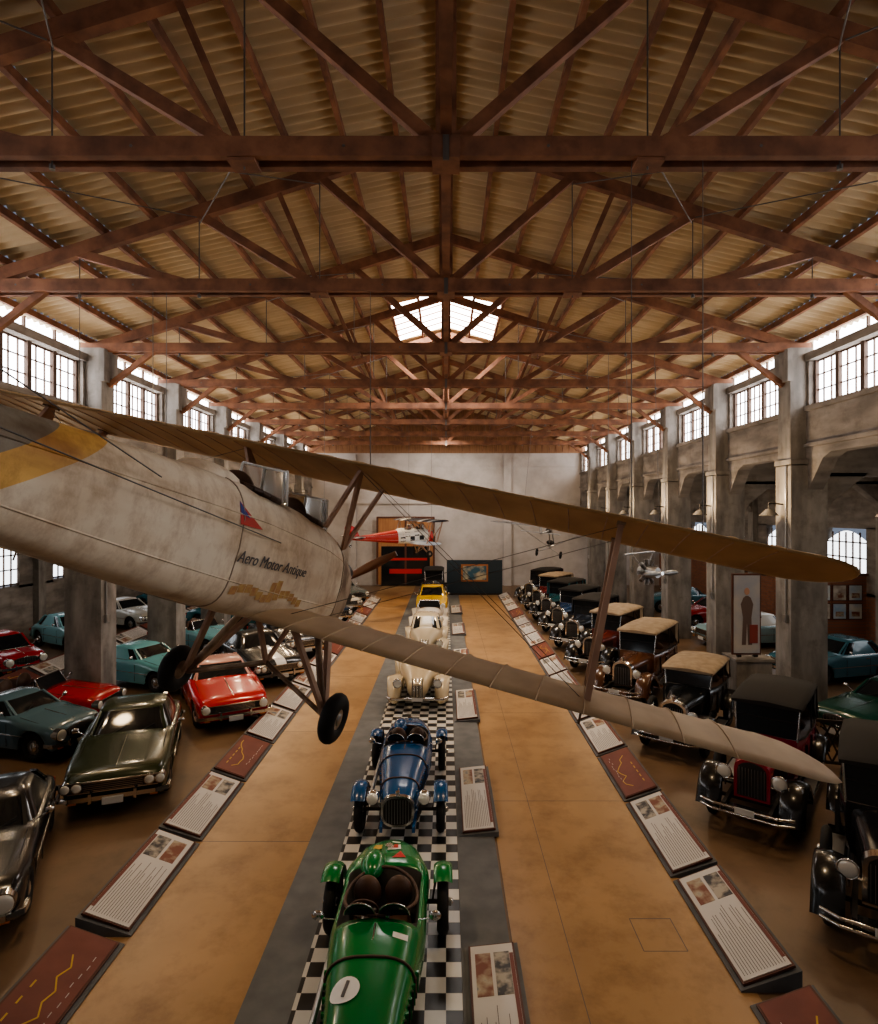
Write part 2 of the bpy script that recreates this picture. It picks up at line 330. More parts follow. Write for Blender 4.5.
# ------------------------------------------------------------------ 1920s/30s cars
def vintage_car(name,loc,rz,col,fcol=(.012,.012,.012),roofm=None,closed=False,L=4.1,wcol=None,roofz=1.88,low=False,spare=True,shell=None):
    P=paint(col);FP=paint(fcol);b=MB();roofm=roofm or M_canvasd;SH=shell or M_chrome
    wr=.39;wb=L*.66;yf=-wb/2-.05;yr=wb/2-.05;tr=.66
    WM=paint(wcol) if wcol else M_steel
    for s in(-1,1):
        wheel(b,s*tr,yf,wr,wr,.13,'spoke',s,.065,WM);wheel(b,s*tr,yr,wr,wr,.13,'spoke',s,.065,WM)
        b.beam((s*.36,-L/2+.02,.46),(s*.42,L/2-.1,.46),.06,.11,M_dark)
        for yy in(yf,yr): b.tube([(s*.38,yy-.4,.42),(s*.4,yy,.33),(s*.38,yy+.4,.44)],.025,M_dark)
        pth=[(yf-wr-.16,.36)]+arc(yf,wr,wr+.10,168,62,12)+[(yf+.52,.58),(yf+.68,.38),(yf+.8,.31)]
        fender(b,s,pth,.46,.84,FP)
        fender(b,s,arc(yr,wr,wr+.1,160,8,14),.50,.84,FP)
        b.box((s*.66,(yf+.8+yr-.46)/2,.30),(.30,(yr-.46)-(yf+.8)+.06,.04),FP); b.box((s*.66,(yf+yr)/2+.15,.325),(.22,.9,.01),M_steel)
        b.add([(s*.47,yf+.7,.32),(s*.47,yr-.4,.32),(s*.47,yr-.4,.55),(s*.47,yf+.7,.55)],[(0,1,2,3)],FP)
    for yy in(yf,yr): b.cyl((-tr,yy,wr),(tr,yy,wr),.035,M_dark)
    # hood
    y0=yf-.12;yc=y0+1.12
    def hr(y,w,zt,zb=.52):
        pts=[(-w,zb),(-w,zt-.16),(-w*.93,zt-.07),(-w*.65,zt-.01),(-w*.2,zt+.03)]
        return [(x,y,z) for x,z in pts]+[(-x,y,z) for x,z in pts[::-1]]
    hood=[hr(y0+.05,.27,1.12),hr(y0+.4,.31,1.14),hr(yc,.40,1.18),hr(yc+.22,.52,1.24)]
    b.loft(hood,P,closed=True)
    for s in(-1,1):
        for i in range(10): b.box((s*(.302+.009*i),y0+.28+.075*i,.82),(.012,.03,.3),M_dark)
    b.cyl((0,y0+.05,1.165),(0,yc+.1,1.22),.012,M_chrome,n=6)
    sh=[hr(y0-.06,.29,1.14,.48),hr(y0+.07,.30,1.16,.48)]
    b.loft(sh,SH,closed=True,cap1=True);b.add(sh[0],[tuple(range(len(sh[0])))],SH)
    b.add([(x*.80,y-.004,.52+(z-.48)*.88) for x,y,z in sh[0]],[tuple(range(len(sh[0])))],M_dark)
    for i in range(9): b.box((-.2+.05*i,y0-.072,.78),(.006,.01,.48),M_steel)
    b.cyl((0,y0,1.17),(0,y0,1.25),.03,M_chrome);b.ell((0,y0,1.27),(.045,.02,.045),M_chrome,n=10,k=6)
    for s in(-1,1):
        b.cyl((s*.44,y0-.12,.90),(s*.44,y0+.06,.90),.13,M_chrome,r2=.06,n=20);b.ell((s*.44,y0-.12,.90),(.115,.03,.115),M_lens,n=16,k=6);b.torus((s*.44,y0-.12,.9),(0,1,0),.122,.013,M_chrome,n=20,k=6)
        b.cyl((s*.44,y0,.78),(s*.44,y0,.62),.015,M_chrome,n=6)
    b.cyl((-.5,y0+.02,.74),(.5,y0+.02,.74),.018,M_chrome,n=8)
    fb=-L/2-.1
    for z in(.42,.52): b.tube([(-.72,fb+.1,z),(-.5,fb,z),(.5,fb,z),(.72,fb+.1,z)],.022,M_chrome)
    for s in(-1,1): b.beam((s*.36,fb,.47),(s*.36,fb+.3,.47),.03,.05,M_dark)
    b.box((0,fb-.02,.5),(.3,.012,.1),M_plate); b.box((0,fb+.2,.42),(.75,.3,.05),FP)
    # tub
    tub=[(yc+.1,.53,1.24),(yc+.6,.62,1.2),(yr-.2,.65,1.19),(yr+.25,.62,1.18),(yr+.42,.55,1.12)]
    rg=[]
    for y,w,zt in tub:
        rg.append([(-w*.86,y,.5),(-w*.97,y,.7),(-w,y,1.0),(-w*.97,y,zt),(w*.97,y,zt),(w,y,1.0),(w*.97,y,.7),(w*.86,y,.5)])
    b.loft(rg,lambda i,j:(M_leather if (j==3 and not closed) else P),closed=True,cap0=True,cap1=True,mcap=P)
    ty0=yc+.12;ty1=yr+.45
    for s in(-1,1):
        b.tube([(s*w*.98,y,zt+.005) for y,w,zt in tub],.016,M_dark if not closed else P,n=6)
        for y in(yc+.35,yc+.98,yc+1.0,yr-.2): b.box((s*.635,y,.88),(.05,.008,.5),M_dark)
        b.box((s*.67,yc+.85,1.05),(.03,.1,.02),M_chrome)
    rz0,rz1=ty0-.02,ty1+.02
    b.add([(-.5,ty0-.02,1.25),(.5,ty0-.02,1.25),(.54,ty0+.08,roofz-.06),(-.54,ty0+.08,roofz-.06)],[(0,1,2,3)],M_glassd)
    for s in(-1,1): b.cyl((s*.52,ty0-.02,1.22),(s*.56,ty0+.08,roofz-.04),.02,P if closed else M_chrome,n=8)
    b.cyl((-.54,ty0+.03,1.55),(.54,ty0+.03,1.55),.012,M_dark,n=6)
    ro=[]
    for y,dz,w in((rz0-.06,-.05,.60),(rz0+.05,.0,.62),((rz0+rz1)/2,.05,.645),(rz1-.15,.02,.63),(rz1+.0,-.06,.60)):
        ro.append([(-w,y,roofz-.06+dz*.3),(-w*1.0,y,roofz-.01+dz*.4),(-w*.8,y,roofz+.03+dz),(0,y,roofz+.06+dz),(w*.8,y,roofz+.03+dz),(w,y,roofz-.01+dz*.4),(w,y,roofz-.06+dz*.3)])
    b.loft(ro,roofm,closed=True,cap0=True,cap1=True)
    ymid=(ty0+ty1)/2
    if closed:
        for s in(-1,1):
            b.add([(s*.63,ty0+.02,1.2),(s*.63,ty1-.08,1.2),(s*.60,ty1-.08,roofz-.03),(s*.60,ty0+.05,roofz-.03)],[(0,1,2,3)],M_glassd)
            for y in(ty0+.04,ymid-.1,ymid+.6,ty1-.1): b.beam((s*.638,y,1.2),(s*.605,y,roofz-.03),.05,.09,P,up=(0,1,0))
        b.box((0,ty1-.03,(1.18+roofz)/2),(1.18,.07,roofz-1.2),P);b.box((0,ty1+.01,1.6),(.6,.02,.24),M_glassd)
    else:
        for s in(-1,1):
            for y in(ymid+.05,ty1-.05): b.cyl((s*.62,y,1.15),(s*.6,y,roofz-.02),.016,M_dark,n=6)
            b.cyl((s*.62,ty1-.2,1.15),(s*.6,ymid+.1,roofz-.03),.012,M_dark,n=6)
        b.add([(-.6,ty1,1.15),(.6,ty1,1.15),(.59,ty1,roofz-.05),(-.59,ty1,roofz-.05)],[(0,1,2,3)],roofm)
        for s in(-1,1): b.add([(s*.6,ty1,1.15),(s*.6,ty1-.38,1.4),(s*.6,ty1-.38,roofz-.05),(s*.6,ty1,roofz-.05)],[(0,1,2,3)],roofm)
    for y in(yc+.75,yr-.05):
        b.ell((0,y,1.12),(.52,.25,.12),M_leather);b.ell((0,y+.28,1.28),(.54,.09,.22),M_leather)
    b.torus((-.28,yc+.42,1.3),(0,1,.6),.19,.014,M_dark);b.cyl((-.28,yc+.42,1.3),(-.28,yc+.1,1.1),.015,M_dark)
    if spare: wheel(b,-.74,yf+.72,.62,.33,.13,'spoke',-1,.065,WM)
    return b.done(name,loc,rz)
# ------------------------------------------------------------------ 40s roadster with separate wings
def roadster(name,loc,rz,col,closed=False,L=4.3,W=1.74,roofm=None):
    P=paint(col);b=MB();h=L/2
    st=[(-h+.02,.16,.50,.80),(-h+.18,.27,.36,.90),(-h*.55,.40,.32,.98),(-.35,.58,.3,1.03),(.2,.66,.3,1.0),(1.0,.68,.3,.98),(1.6,.55,.32,.86),(h-.05,.25,.4,.62)]
    ys=sorted(np.linspace(-h+.02,h-.05,30));rings=[]
    for y in ys:
        w,zb,zt=lerp(st,y);q=sup(w,(zt-zb)/2,2.6,24,0,(zt+zb)/2)
        if not closed and .0<y<1.15: q=[(x,min(z,.75) if abs(x)<w*.8 else z) for x,z in q]
        rings.append([(x,y,z) for x,z in q])
    def mf(i,j):
        y=ys[i]
        if not closed and -.05<y<1.1 and 3<=j<=8:return M_leather
        return P
    b.loft(rings,mf,closed=True,cap0=True,cap1=True,mcap=P)
    ya=[-h*.62,h*.56]
    for s in(-1,1):
        for y in ya:
            wheel(b,s*(W/2-.14),y,.34,.34,.17,'disc',s,.085,P)
        def fend(yc,ln,zc):
            rr=[]
            for i in range(17):
                t=i/16; y=yc-ln/2+ln*t; e=math.sin(pi*min(1,max(0,t)))**.6; zt=.30+zc*e; w=.05+.20*e
                zb=.26
                if abs(y-yc)<.38: zb=max(zb,.34+math.sqrt(.38**2-(y-yc)**2))
                zb=min(zb,zt-.04)
                cx=W/2-.23
                rr.append([(s*(cx-w*.8),y,zb),(s*(cx-w*.7),y,zt-.06),(s*cx,y,zt),(s*(cx+w*.75),y,zt-.05),(s*(cx+w),y,(zb+zt)/2),(s*(cx+w),y,zb)])
            b.loft(rr,P,closed=True,cap0=True,cap1=True)
        fend(ya[0]+.05,1.65,.52);fend(ya[1],1.35,.50)
        b.box((s*(W/2-.24),-.1,.30),(.36,1.5,.07),P)
        b.cyl((s*.55,-h+.32,.78),(s*.55,-h+.12,.78),.10,P,r2=.125,n=18);b.ell((s*.55,-h+.12,.78),(.11,.03,.11),M_lens,n=16,k=6);b.torus((s*.55,-h+.11,.78),(0,1,0),.118,.012,M_chrome,n=18,k=6)
    for i in range(7):
        x=(i-3)*.045;b.tube([(x,-h-.02,.42),(x,-h-.03,.62),(x,-h+.05,.8),(x*1.1,-h+.18,.9)],.011,M_chrome if i%2 else M_dark,n=6)
    b.tube([(-W*.47,-h+.1,.42),(-W*.4,-h-.09,.42),(W*.4,-h-.09,.42),(W*.47,-h+.1,.42)],.04,M_chrome)
    b.tube([(-W*.47,h-.15,.42),(-W*.4,h+.04,.42),(W*.4,h+.04,.42),(W*.47,h-.15,.42)],.04,M_chrome)
    b.box((0,-h-.14,.42),(.3,.012,.1),M_plate)
    def ring(y0,y1,w,z,n):
        return [(x,yy+(y0+y1)/2,z) for x,yy in sup(w,(y1-y0)/2,n,36)]
    if closed:
        rm=roofm or P
        b.loft([ring(-.25,1.4,.62,.96,4),ring(.12,1.15,.5,1.36,4),ring(.25,1.0,.42,1.43,3),ring(.45,.8,.2,1.45,2.5)],lambda i,j:(rm if i>0 or abs(((j+.5)*10+45)%90-45)<8 or abs((((j+.5)*10)%90)-42)<12 else M_glassd),closed=True,cap1=True,mcap=rm)
    else:
        pth=[(-.52,-.1,1.02),(-.46,.05,1.30),(.46,.05,1.30),(.52,-.1,1.02)];b.tube(pth,.016,M_chrome);b.add(pth,[(0,1,2,3)],M_glassd)
        for s in(-1,1): b.ell((s*.28,.62,.98),(.24,.1,.2),M_leather);b.ell((s*.28,.4,.78),(.24,.25,.1),M_leather)
        b.torus((-.28,.15,1.02),(0,1,.5),.17,.013,M_dark)
        b.ell((0,1.2,1.0),(.52,.18,.07),roofm or M_canvasd)
    return b.done(name,loc,rz)
# ------------------------------------------------------------------ open racing cars
def racing_car(name,loc,rz,col,track=1.42,roundel=True,decal=True,wb=2.55,lights=True,wide=1.,tail=1.):
    P=paint(col);b=MB()
    yf=-wb/2;yr=wb/2;wr=.37
    st=[(-1.85,.25,.42,.84),(-1.6,.30,.36,.92),(-.9,.38,.30,.99),(-.3,.46,.28,1.03),(.1,.50,.28,1.03),(.9,.50,.28,.98),(1.25,.45*tail,.30,1.0),(1.7,.33*tail,.36,.92),(2.1,.17*tail,.45,.74),(2.25,.05,.5,.60)]
    st=[(a,w*wide,c,d) for a,w,c,d in st]
    ys=list(np.linspace(-1.85,2.25,52));rings=[]
    c0,c1=.05,.98;ne=2.9
    for y in ys:
        w,zb,zt=lerp(st,y);q=sup(w,(zt-zb)/2,ne,28,0,(zt+zb)/2)
        if c0<y<c1:q=[(x,min(z,.55) if abs(x)<w*.80 and z>.6 else z) for x,z in q]
        rings.append([(x,y,z) for x,z in q])
    def sz(x,y):
        w,zb,zt=lerp(st,y);return (zt+zb)/2+(zt-zb)/2*max(0,1-(abs(x)/w)**ne)**(1/ne)
    def mf(i,j):
        y=ys[i]
        if c0-.08<y<c1 and 3<=j<=10:return M_dark
        return P
    b.loft(rings,mf,closed=True,cap0=True,cap1=True,mcap=P)
    def zt(y): return lerp(st,y)[2]
    rim=[]
    for i in range(29):
        t=2*pi*i/28;y=(c0+c1)/2+(c1-c0)/2*math.cos(t)*1.05;x=.40*wide*math.sin(t)
        rim.append((x,y,sz(x,y)+.01))
    b.tube(rim,.02,M_leather,n=8)
    for s in(-1,1):
        b.ell((s*.19,.72,.86),(.17,.10,.20),M_leather);b.ell((s*.19,.50,.62),(.17,.22,.08),M_leather)
        sc=[(s*.19+.17*math.sin(a),c0-.02-.03*math.cos(a)*1.5,zt(c0)+.0+.17*max(0,math.cos(a*.95))) for a in np.linspace(-pi/2,pi/2,9)]
        b.tube(sc,.009,M_chrome,n=6);b.add(sc,[tuple(range(len(sc)))],M_glassd)
    b.torus((-.17,.22,.98),(0,1,.45),.16,.013,M_leather);b.cyl((-.17,.22,.98),(-.17,.0,.88),.014,M_steel)
    for a in(0,120,240): b.cyl((-.17,.22,.98),(-.17+.15*math.cos(math.radians(a)),.22-.06*math.sin(math.radians(a)),.98+.14*math.sin(math.radians(a))),.008,M_steel,n=5)
    b.ell((-.17,1.12,.96),(.16,.28,.13),P)
    # radiator
    q=sup(.27,.25,2.8,24,0,.65);b.loft([[(x,-1.92,z) for x,z in q],[(x,-1.83,z) for x,z in q]],M_chrome,closed=True,cap0=True,mcap=M_chrome)
    b.add([(x*.85,-1.926,.65+(z-.65)*.85) for x,z in q],[tuple(range(24))],M_dark)
    for i in range(9):
        x=-.18+.045*i;b.box((x,-1.932,.65),(.006,.008,.38),M_steel)
    b.cyl((0,-1.86,.89),(0,-1.86,.95),.035,M_chrome)
    for s in(-1,1):
        for i in range(13):
            y=-1.45+.085*i;w=lerp(st,y)[0];b.box((s*(w+.0),y,.68),(.025,.028,.2),M_dark if i%2 else P)
    for y in(-1.35,-.55):
        w,zb,z=lerp(st,y);b.tube([(x*1.012,y,zz*1.004+.004) for x,zz in sup(w,(z-zb)/2,ne,28,0,(z+zb)/2)[0:15]],.014,M_leather,n=6)
    b.cyl((0,-1.8,.885),(0,-.1,1.04),.01,M_chrome,n=6)
    b.cyl((.12,.02,1.03),(.12,.02,1.06),.03,M_chrome); b.cyl((0,1.5,.95),(0,1.5,1.0),.05,M_chrome)
    b.tube([(-.46,-1.2,.55),(-.54,-1.0,.5),(-.56,1.9,.42)],.035,M_steel,n=10)
    for yy in(yf,yr):
        b.cyl((-track/2,yy,wr),(track/2,yy,wr),.03,M_dark)
        for s in(-1,1):
            wheel(b,s*track/2,yy,wr,wr,.155,'wire',s,.08)
            b.tube([(s*.3,yy-.42,.40),(s*.34,yy,.32),(s*.3,yy+.42,.42)],.022,M_dark)
            fender(b,s,arc(yy,wr,wr+.06,140 if yy<0 else 120,25 if yy<0 else 5,14),track/2-.12,track/2+.12,P,crown=.035,lip=.05)
            for a in(60,110): b.cyl((s*(track/2-.14),yy,wr),(s*(track/2-.08),yy+math.cos(math.radians(a))*.42,wr+math.sin(math.radians(a))*.42),.01,M_dark,n=6)
    for s in(-1,1):
        if lights:
            b.ell((s*.42,-1.72,.80),(.11,.13,.11),M_chrome,n=14,k=8);b.ell((s*.42,-1.80,.80),(.098,.06,.098),M_lens,n=14,k=8);b.cyl((s*.42,-1.7,.8),(s*.3,-1.65,.6),.015,M_steel,n=6)
        b.beam((s*.26,-2.0,.4),(s*.3,-1.0,.4),.05,.09,P)
    for s in(-1,1): b.cyl((s*.64,-.02,1.05),(s*.46,.05,.98),.008,M_chrome,n=5);b.ell((s*.64,-.0,1.06),(.07,.03,.055),M_chrome,n=12,k=6)
    def patch(pts,m): b.add([(x,y,sz(x,y)+.008) for x,y in pts],[tuple(range(len(pts)))],m)
    if roundel:
        cx,cy,rr=-.19,-.92,.14
        fan=[(cx+rr*math.cos(a),cy+rr*math.sin(a)) for a in np.linspace(0,2*pi,24,endpoint=False)]
        b.add([(cx,cy,sz(cx,cy)+.012)]+[(x,y,sz(x,y)+.012) for x,y in fan],[(0,1+i,1+(i+1)%24) for i in range(24)],M_white)
        for (u,v) in(((cx-.01,cy-.08),(cx+.02,cy+.08)),): b.beam((u[0],u[1],sz(*u)+.018),(v[0],v[1],sz(*v)+.018),.03,.01,M_ink)
    if decal:
        patch([(-.02,1.42),(.16,1.46),(.13,1.75),(.02,1.8)],M_white);patch([(.06,1.2),(.24,1.22),(.16,1.4)],M_red);patch([(-.22,1.45),(-.10,1.45),(-.10,1.6),(-.2,1.6)],M_map);patch([(.05,1.5),(.12,1.5),(.11,1.62),(.06,1.62)],M_red)
        patch([(.20,-.28),(.36,-.28),(.36,-.20),(.20,-.20)],M_white)
    return b.done(name,loc,rz)
# ------------------------------------------------------------------ biplane
def airfoil(c,th,k=8):
    up=[];lo=[]
    for i in range(k+1):
        t=i/k; yt=5*th*(.2969*math.sqrt(t)-.126*t-.3516*t*t+.2843*t**3-.1036*t**4)
        cam=.04*4*t*(1-t); up.append((-t*c,cam*c+yt*c)); lo.append((-t*c,cam*c*.6-yt*c*.45))
    return up+lo[::-1][1:-1]
def wing(b,y_le,z,half,chord,m,root=0.,ribs=.32,dih=0.,mu=None):
    xs=[];x=root
    while x<half-.5: xs.append(x);xs.append(x+ribs*.12);xs.append(x+ribs*.88);x+=ribs
    xs+= [half-.45,half-.3,half-.18,half-.08,half-.02,half]
    xs=sorted(set(xs))
    for s in(-1,1):
        rings=[]
        for k,x in enumerate(xs):
            d=half-x; sc=1. if d>=.4 else max(.12,math.sqrt(max(0,1-((.4-d)/.4)**2)))
            th=.11 if (k%3 in(0,)) else .10
            c=chord*sc; yo=y_le-(chord-c)*.42
            rings.append([(s*x,yo+p,z+dih*x+q) for p,q in airfoil(c,th*(1 if sc>.9 else sc))])
        b.loft(rings,(lambda i,j:(m if j<8 else mu)) if mu else m,closed=True,cap0=True,cap1=True,mcap=m)
        x=root+ribs
        while x<half-.5:
            a=airfoil(chord,.112)
            b.tube([(s*x,y_le+p,z+dih*x+q) for p,q in a[1:9]],.006,m,n=4)
            b.tube([(s*x,y_le+p,z+dih*x+q) for p,q in a[9:]],.005,M_strut,n=4)
            x+=ribs
def biplane(name,M,fab,wtop,wbot,accent,text=True,U=4.7,Lw=4.5):
    root=D.objects.new(name,None);C.collection.objects.link(root);root.matrix_world=M
    b=MB()
    st=[(-4.9,.03,.22,.05),(-4.2,.10,.25,-.05),(-3.2,.22,.30,-.20),(-2.2,.34,.38,-.36),(-1.4,.42,.44,-.47),(-.7,.46,.47,-.54),(.4,.47,.44,-.60),(.8,.46,.38,-.60),(1.1,.43,.28,-.58),(1.3,.40,.20,-.54)]
    ys=sorted([round(v,3) for v in np.linspace(-4.9,1.3,66)]);rings=[];N=36;ne=4.2
    cps=[(-.85,-.28),(.12,.62)]
    def taper(x,z,zt,zb): return x*(1-.30*max(0,(z-(zt+zb)/2)/((zt-zb)/2))**2)
    for y in ys:
        w,zt,zb=lerp(st,y);q=sup(w,(zt-zb)/2,ne,N,0,(zt+zb)/2)
        q=[(taper(x,z,zt,zb),z) for x,z in q]
        for a,c in cps:
            if a<y<c:q=[(x,min(z,.1) if abs(x)<.27 and z>.1 else z) for x,z in q]
        rings.append([(x,y,z) for x,z in q])
    def mf(i,j):
        y=(ys[i]+ys[i+1])/2
        for a,c in cps:
            if a-.05<y<c and 6<=j<=11:return M_dark
        if y>.88:return M_oil if text else accent
        if not text and y<-1.5: return accent
        return fab
    b.loft(rings,mf,closed=True,cap0=True,cap1=True,mcap=M_oil)
    for a,c in cps:
        rim=[]
        for i in range(25):
            t=2*pi*i/24;y=(a+c)/2+(c-a)/2*math.cos(t)*1.04;x=.28*math.sin(t);zt=lerp(st,y)[1];rim.append((x,y,zt-.04*(abs(x)/.29)**2))
        b.tube(rim,.028,M_leather)
        z=lerp(st,c)[1]
        w3=[(-.26,c-.02,z-.03),(-.22,c-.1,z+.25),(-.1,c+.06,z+.27),(.1,c+.06,z+.27),(.22,c-.1,z+.25),(.26,c-.02,z-.03),(.12,c+.16,z),(-.12,c+.16,z)]
        b.add(w3,[(0,1,2,7),(7,2,3,6),(6,3,4,5)],M_wscr)
        for e in((0,1),(1,2),(2,3),(3,4),(4,5),(2,7),(3,6)): b.cyl(w3[e[0]],w3[e[1]],.012,M_white if text else M_steel,n=6)
        b.ell((0,a+.12,.38),(.2,.06,.20),M_leather)
    b.ell((0,-1.05,.42),(.17,.38,.12),fab)
    for y in(.88,-1.1):
        w,zt,zb=lerp(st,y);q=sup(w*1.004,(zt-zb)/2*1.004,ne,N,0,(zt+zb)/2);b.tube([(taper(x,z,zt,zb),y,z) for x,z in q+q[:1]],.006,M_oil,n=4)
    def side(x0,y,z):
        w,zt,zb=lerp(st,y);u=(z-(zt+zb)/2)/((zt-zb)/2); base=w*(max(0,1-abs(u)**ne))**(1/ne)
        return (base*(1-.30*max(0,u)**2)+.007,y,z)
    for s in(-1,1):
        for zf in(.5,-.5):
            pth=[]
            for y in np.linspace(-4.4,.85,14):
                w,zt,zb=lerp(st,y);z=(zt+zb)/2+zf*(zt-zb)/2;p=side(0,y,z);pth.append((s*(p[0]-.006),y,z))
            b.tube(pth,.006,fab,n=4)
    if text:
        b.add([side(0,-1.15,.30),side(0,-1.15,.14),side(0,-.86,.15)],[(0,1,2)],M_red)
        b.add([side(0,-1.15,.30),side(0,-1.15,.22),side(0,-1.03,.20)],[(0,1,2)],accent)
        for k in range(13):
            y=-1.05+.085*k;zz=-.36+.03*math.sin(k*.9);hh=.17 if k in(6,7) else .07
            b.add([side(0,y,zz),side(0,y+.08,zz+.005),side(0,y+.08,zz+hh),side(0,y,zz+hh-.005)],[(0,1,2,3)],M_map2)
    else:
        for k in range(5):
            for r2 in range(2):
                y=-1.3+.36*k;b.add([side(0,y,-.05-.3*r2),side(0,y+.35,-.05-.3*r2),side(0,y+.35,.26-.3*r2),side(0,y,.26-.3*r2)],[(0,1,2,3)],M_black if (k+r2)%2 else M_white)
    rg=[]
    for z,y0,y1,t in((.2,-4.1,-4.95,.05),(.55,-4.25,-5.1,.045),(.85,-4.45,-5.15,.04),(1.0,-4.7,-5.05,.02)):
        rg.append([(0,y0,z),(t,(y0+y1)/2,z),(0,y1,z),(-t,(y0+y1)/2,z)])
    b.loft(rg,accent if not text else fab,closed=True,cap1=True)
    for s in(-1,1):
        rg=[]
        for x,y0,y1 in((.05,-3.95,-4.95),(.8,-4.1,-5.0),(1.25,-4.3,-4.95),(1.45,-4.55,-4.8)):
            rg.append([(s*x,y0,.22),(s*x,(y0+y1)/2,.26),(s*x,y1,.22),(s*x,(y0+y1)/2,.18)])
        b.loft(rg,wtop,closed=True,cap1=True)
    b.cyl((0,-4.6,.0),(0,-4.8,-.3),.02,M_steel);wheel(b,0,-4.82,-.34,.1,.06,'disc',1,.03)
    b.done('fuselage',parent=root)
    b=MB();ez=-.17
    b.cyl((0,1.28,ez),(0,1.62,ez),.24,M_oil,r2=.15,n=20)
    for i in range(7):
        t=2*pi*i/7+pi/2;c,s_=math.cos(t),math.sin(t);p0=Vector((c*.14,1.42,ez+s_*.14));p1=Vector((c*.38,1.40,ez+s_*.38))
        b.cyl(p0,p1,.07,M_gun,n=12)
        for k in range(6):
            u=p0.lerp(p1,.35+.1*k);u2=p0.lerp(p1,.37+.1*k);b.cyl(u,u2,.09,M_steel,n=12)
        b.cyl((c*.2,1.58,ez+s_*.2),(c*.36,1.48,ez+s_*.36),.012,M_chrome,n=6)
    b.torus((0,1.32,ez),(0,1,0),.37,.03,M_oil,n=24)
    b.done('radial_engine',parent=root)
    b=MB();b.ell((0,1.68,ez),(.08,.09,.08),M_prop)
    for sgn in(1,-1):
        rg=[]
        for t in np.linspace(0,1,12):
            rr=.02+(.86 if text else .95)*t; w=.035+.055*math.sin(pi*min(1,t*1.05))**.8; tw=1.1-.75*t
            d=Vector((math.cos(.68),0,math.sin(.68)))*sgn; n=Vector((-math.sin(.68),0,math.cos(.68)))*sgn
            p=Vector((0,1.67,ez))+d*rr; a=n*math.cos(tw)+Vector((0,1,0))*math.sin(tw); c_=n*-math.sin(tw)+Vector((0,1,0))*math.cos(tw)
            rg.append([tuple(p+a*w*math.cos(u)+c_*.02*math.sin(u)) for u in np.linspace(0,2*pi,10,endpoint=False)])
        b.loft(rg,M_prop,closed=True,cap0=True,cap1=True)
    b.done('propeller',parent=root)
    b=MB();wing(b,1.15,.95,U,1.32,wtop,0.);b.done('upper_wing',parent=root)
    b=MB();wing(b,.62,-.52,Lw,1.32,wbot,.42);b.done('lower_wing',parent=root)
    b=MB()
    def strut(p,q,w=.055,h=.025): b.beam(p,q,h,w,M_strut,up=(0,1,0))
    xs_=3.0 if text else 2.2
    for s in(-1,1):
        x=xs_
        strut((s*x,.92,.95),(s*x,.38,-.47),.08,.045);strut((s*x,.15,.95),(s*x,-.38,-.47),.08,.045);strut((s*x,.17,.95),(s*x,.36,-.47),.05,.025)
        for yy,z in((.92,.96),(.15,.96),(.38,-.50),(-.38,-.50)): b.box((s*x,yy,z),(.07,.16,.05),M_oil)
        b.cyl((s*x,.35,-.5),(s*x,.35,-.72),.01,M_oil,n=6)
        for a,c in(((s*.62,.9,.97),(s*.36,.9,.25)),((s*.62,.2,.97),(s*.38,.3,.38)),((s*.62,.2,.97),(s*.36,.9,.25))): strut(a,c,.06,.028)
        for a,c in(((s*.45,.4,-.5),(s*x,.9,.93)),((s*.45,-.3,-.5),(s*x,.15,.93)),((s*.62,.9,.95),(s*x,.4,-.48)),((s*.62,.2,.95),(s*x,-.38,-.48))):
            b.cyl(a,c,.003,M_cable,n=5)
        b.cyl((s*.38,-2.0,.25),(s*.1,-4.3,.7),.004,M_cable,n=4);b.cyl((s*.47,-.6,.1),(s*.3,-4.2,.25),.004,M_cable,n=4)
    b.done('struts_and_wires',parent=root)
    b=MB()
    for s in(-1,1):
        wz=-1.33;wx=.83 if s>0 else .93;wy=.66
        b.torus((s*wx,wy,wz),(1,0,0),.155,.085,M_black,n=26,k=12,flat=.9);b.cyl((s*(wx-.05),wy,wz),(s*(wx+.05),wy,wz),.12,M_oil,n=20)
        b.ell((s*(wx+.05),wy,wz),(.02,.06,.06),M_steel,n=10,k=5)
        strut((s*.40,1.0,-.55),(s*(wx-.1),wy,wz),.09,.045);strut((s*.40,.15,-.55),(s*(wx-.1),wy,wz),.07,.035)
        b.cyl((s*(wx-.12),wy,wz),(0,wy,-1.02),.025,M_oil,n=8);b.cyl((s*(wx-.12),wy,wz),(s*.42,.7,-.6),.035,M_oil,n=10)
    strut((0,wy,-1.02),(0,1.0,-.58),.05,.03);strut((0,wy,-1.02),(0,.25,-.58),.05,.03)
    b.done('landing_gear',parent=root)
    if text:
        cu=D.curves.new('lettering','FONT');cu.body='Aero Motor Antique';cu.size=.125;cu.extrude=.002;cu.shear=.3
        cu.materials.append(M_ink)
        o=D.objects.new('lettering',cu);C.collection.objects.link(o);o.parent=root
        o.rotation_euler=(pi/2,0,pi/2-.026);o.location=(.462,-1.12,-.12)
    return root
M_gun=mat('engine_grey',(.12,.11,.1),.5,.6)
M_map2=mat('crest_gold',(.62,.42,.16),.6,0,(.50,.24,.12),scale=20)
M_wscr=mat('windscreen_glass',(.9,.9,.88),.12,0);M_wscr.node_tree.nodes['Principled BSDF'].inputs['Transmission Weight'].default_value=.8
M_navy=mat('navy',(.03,.05,.25),.5)
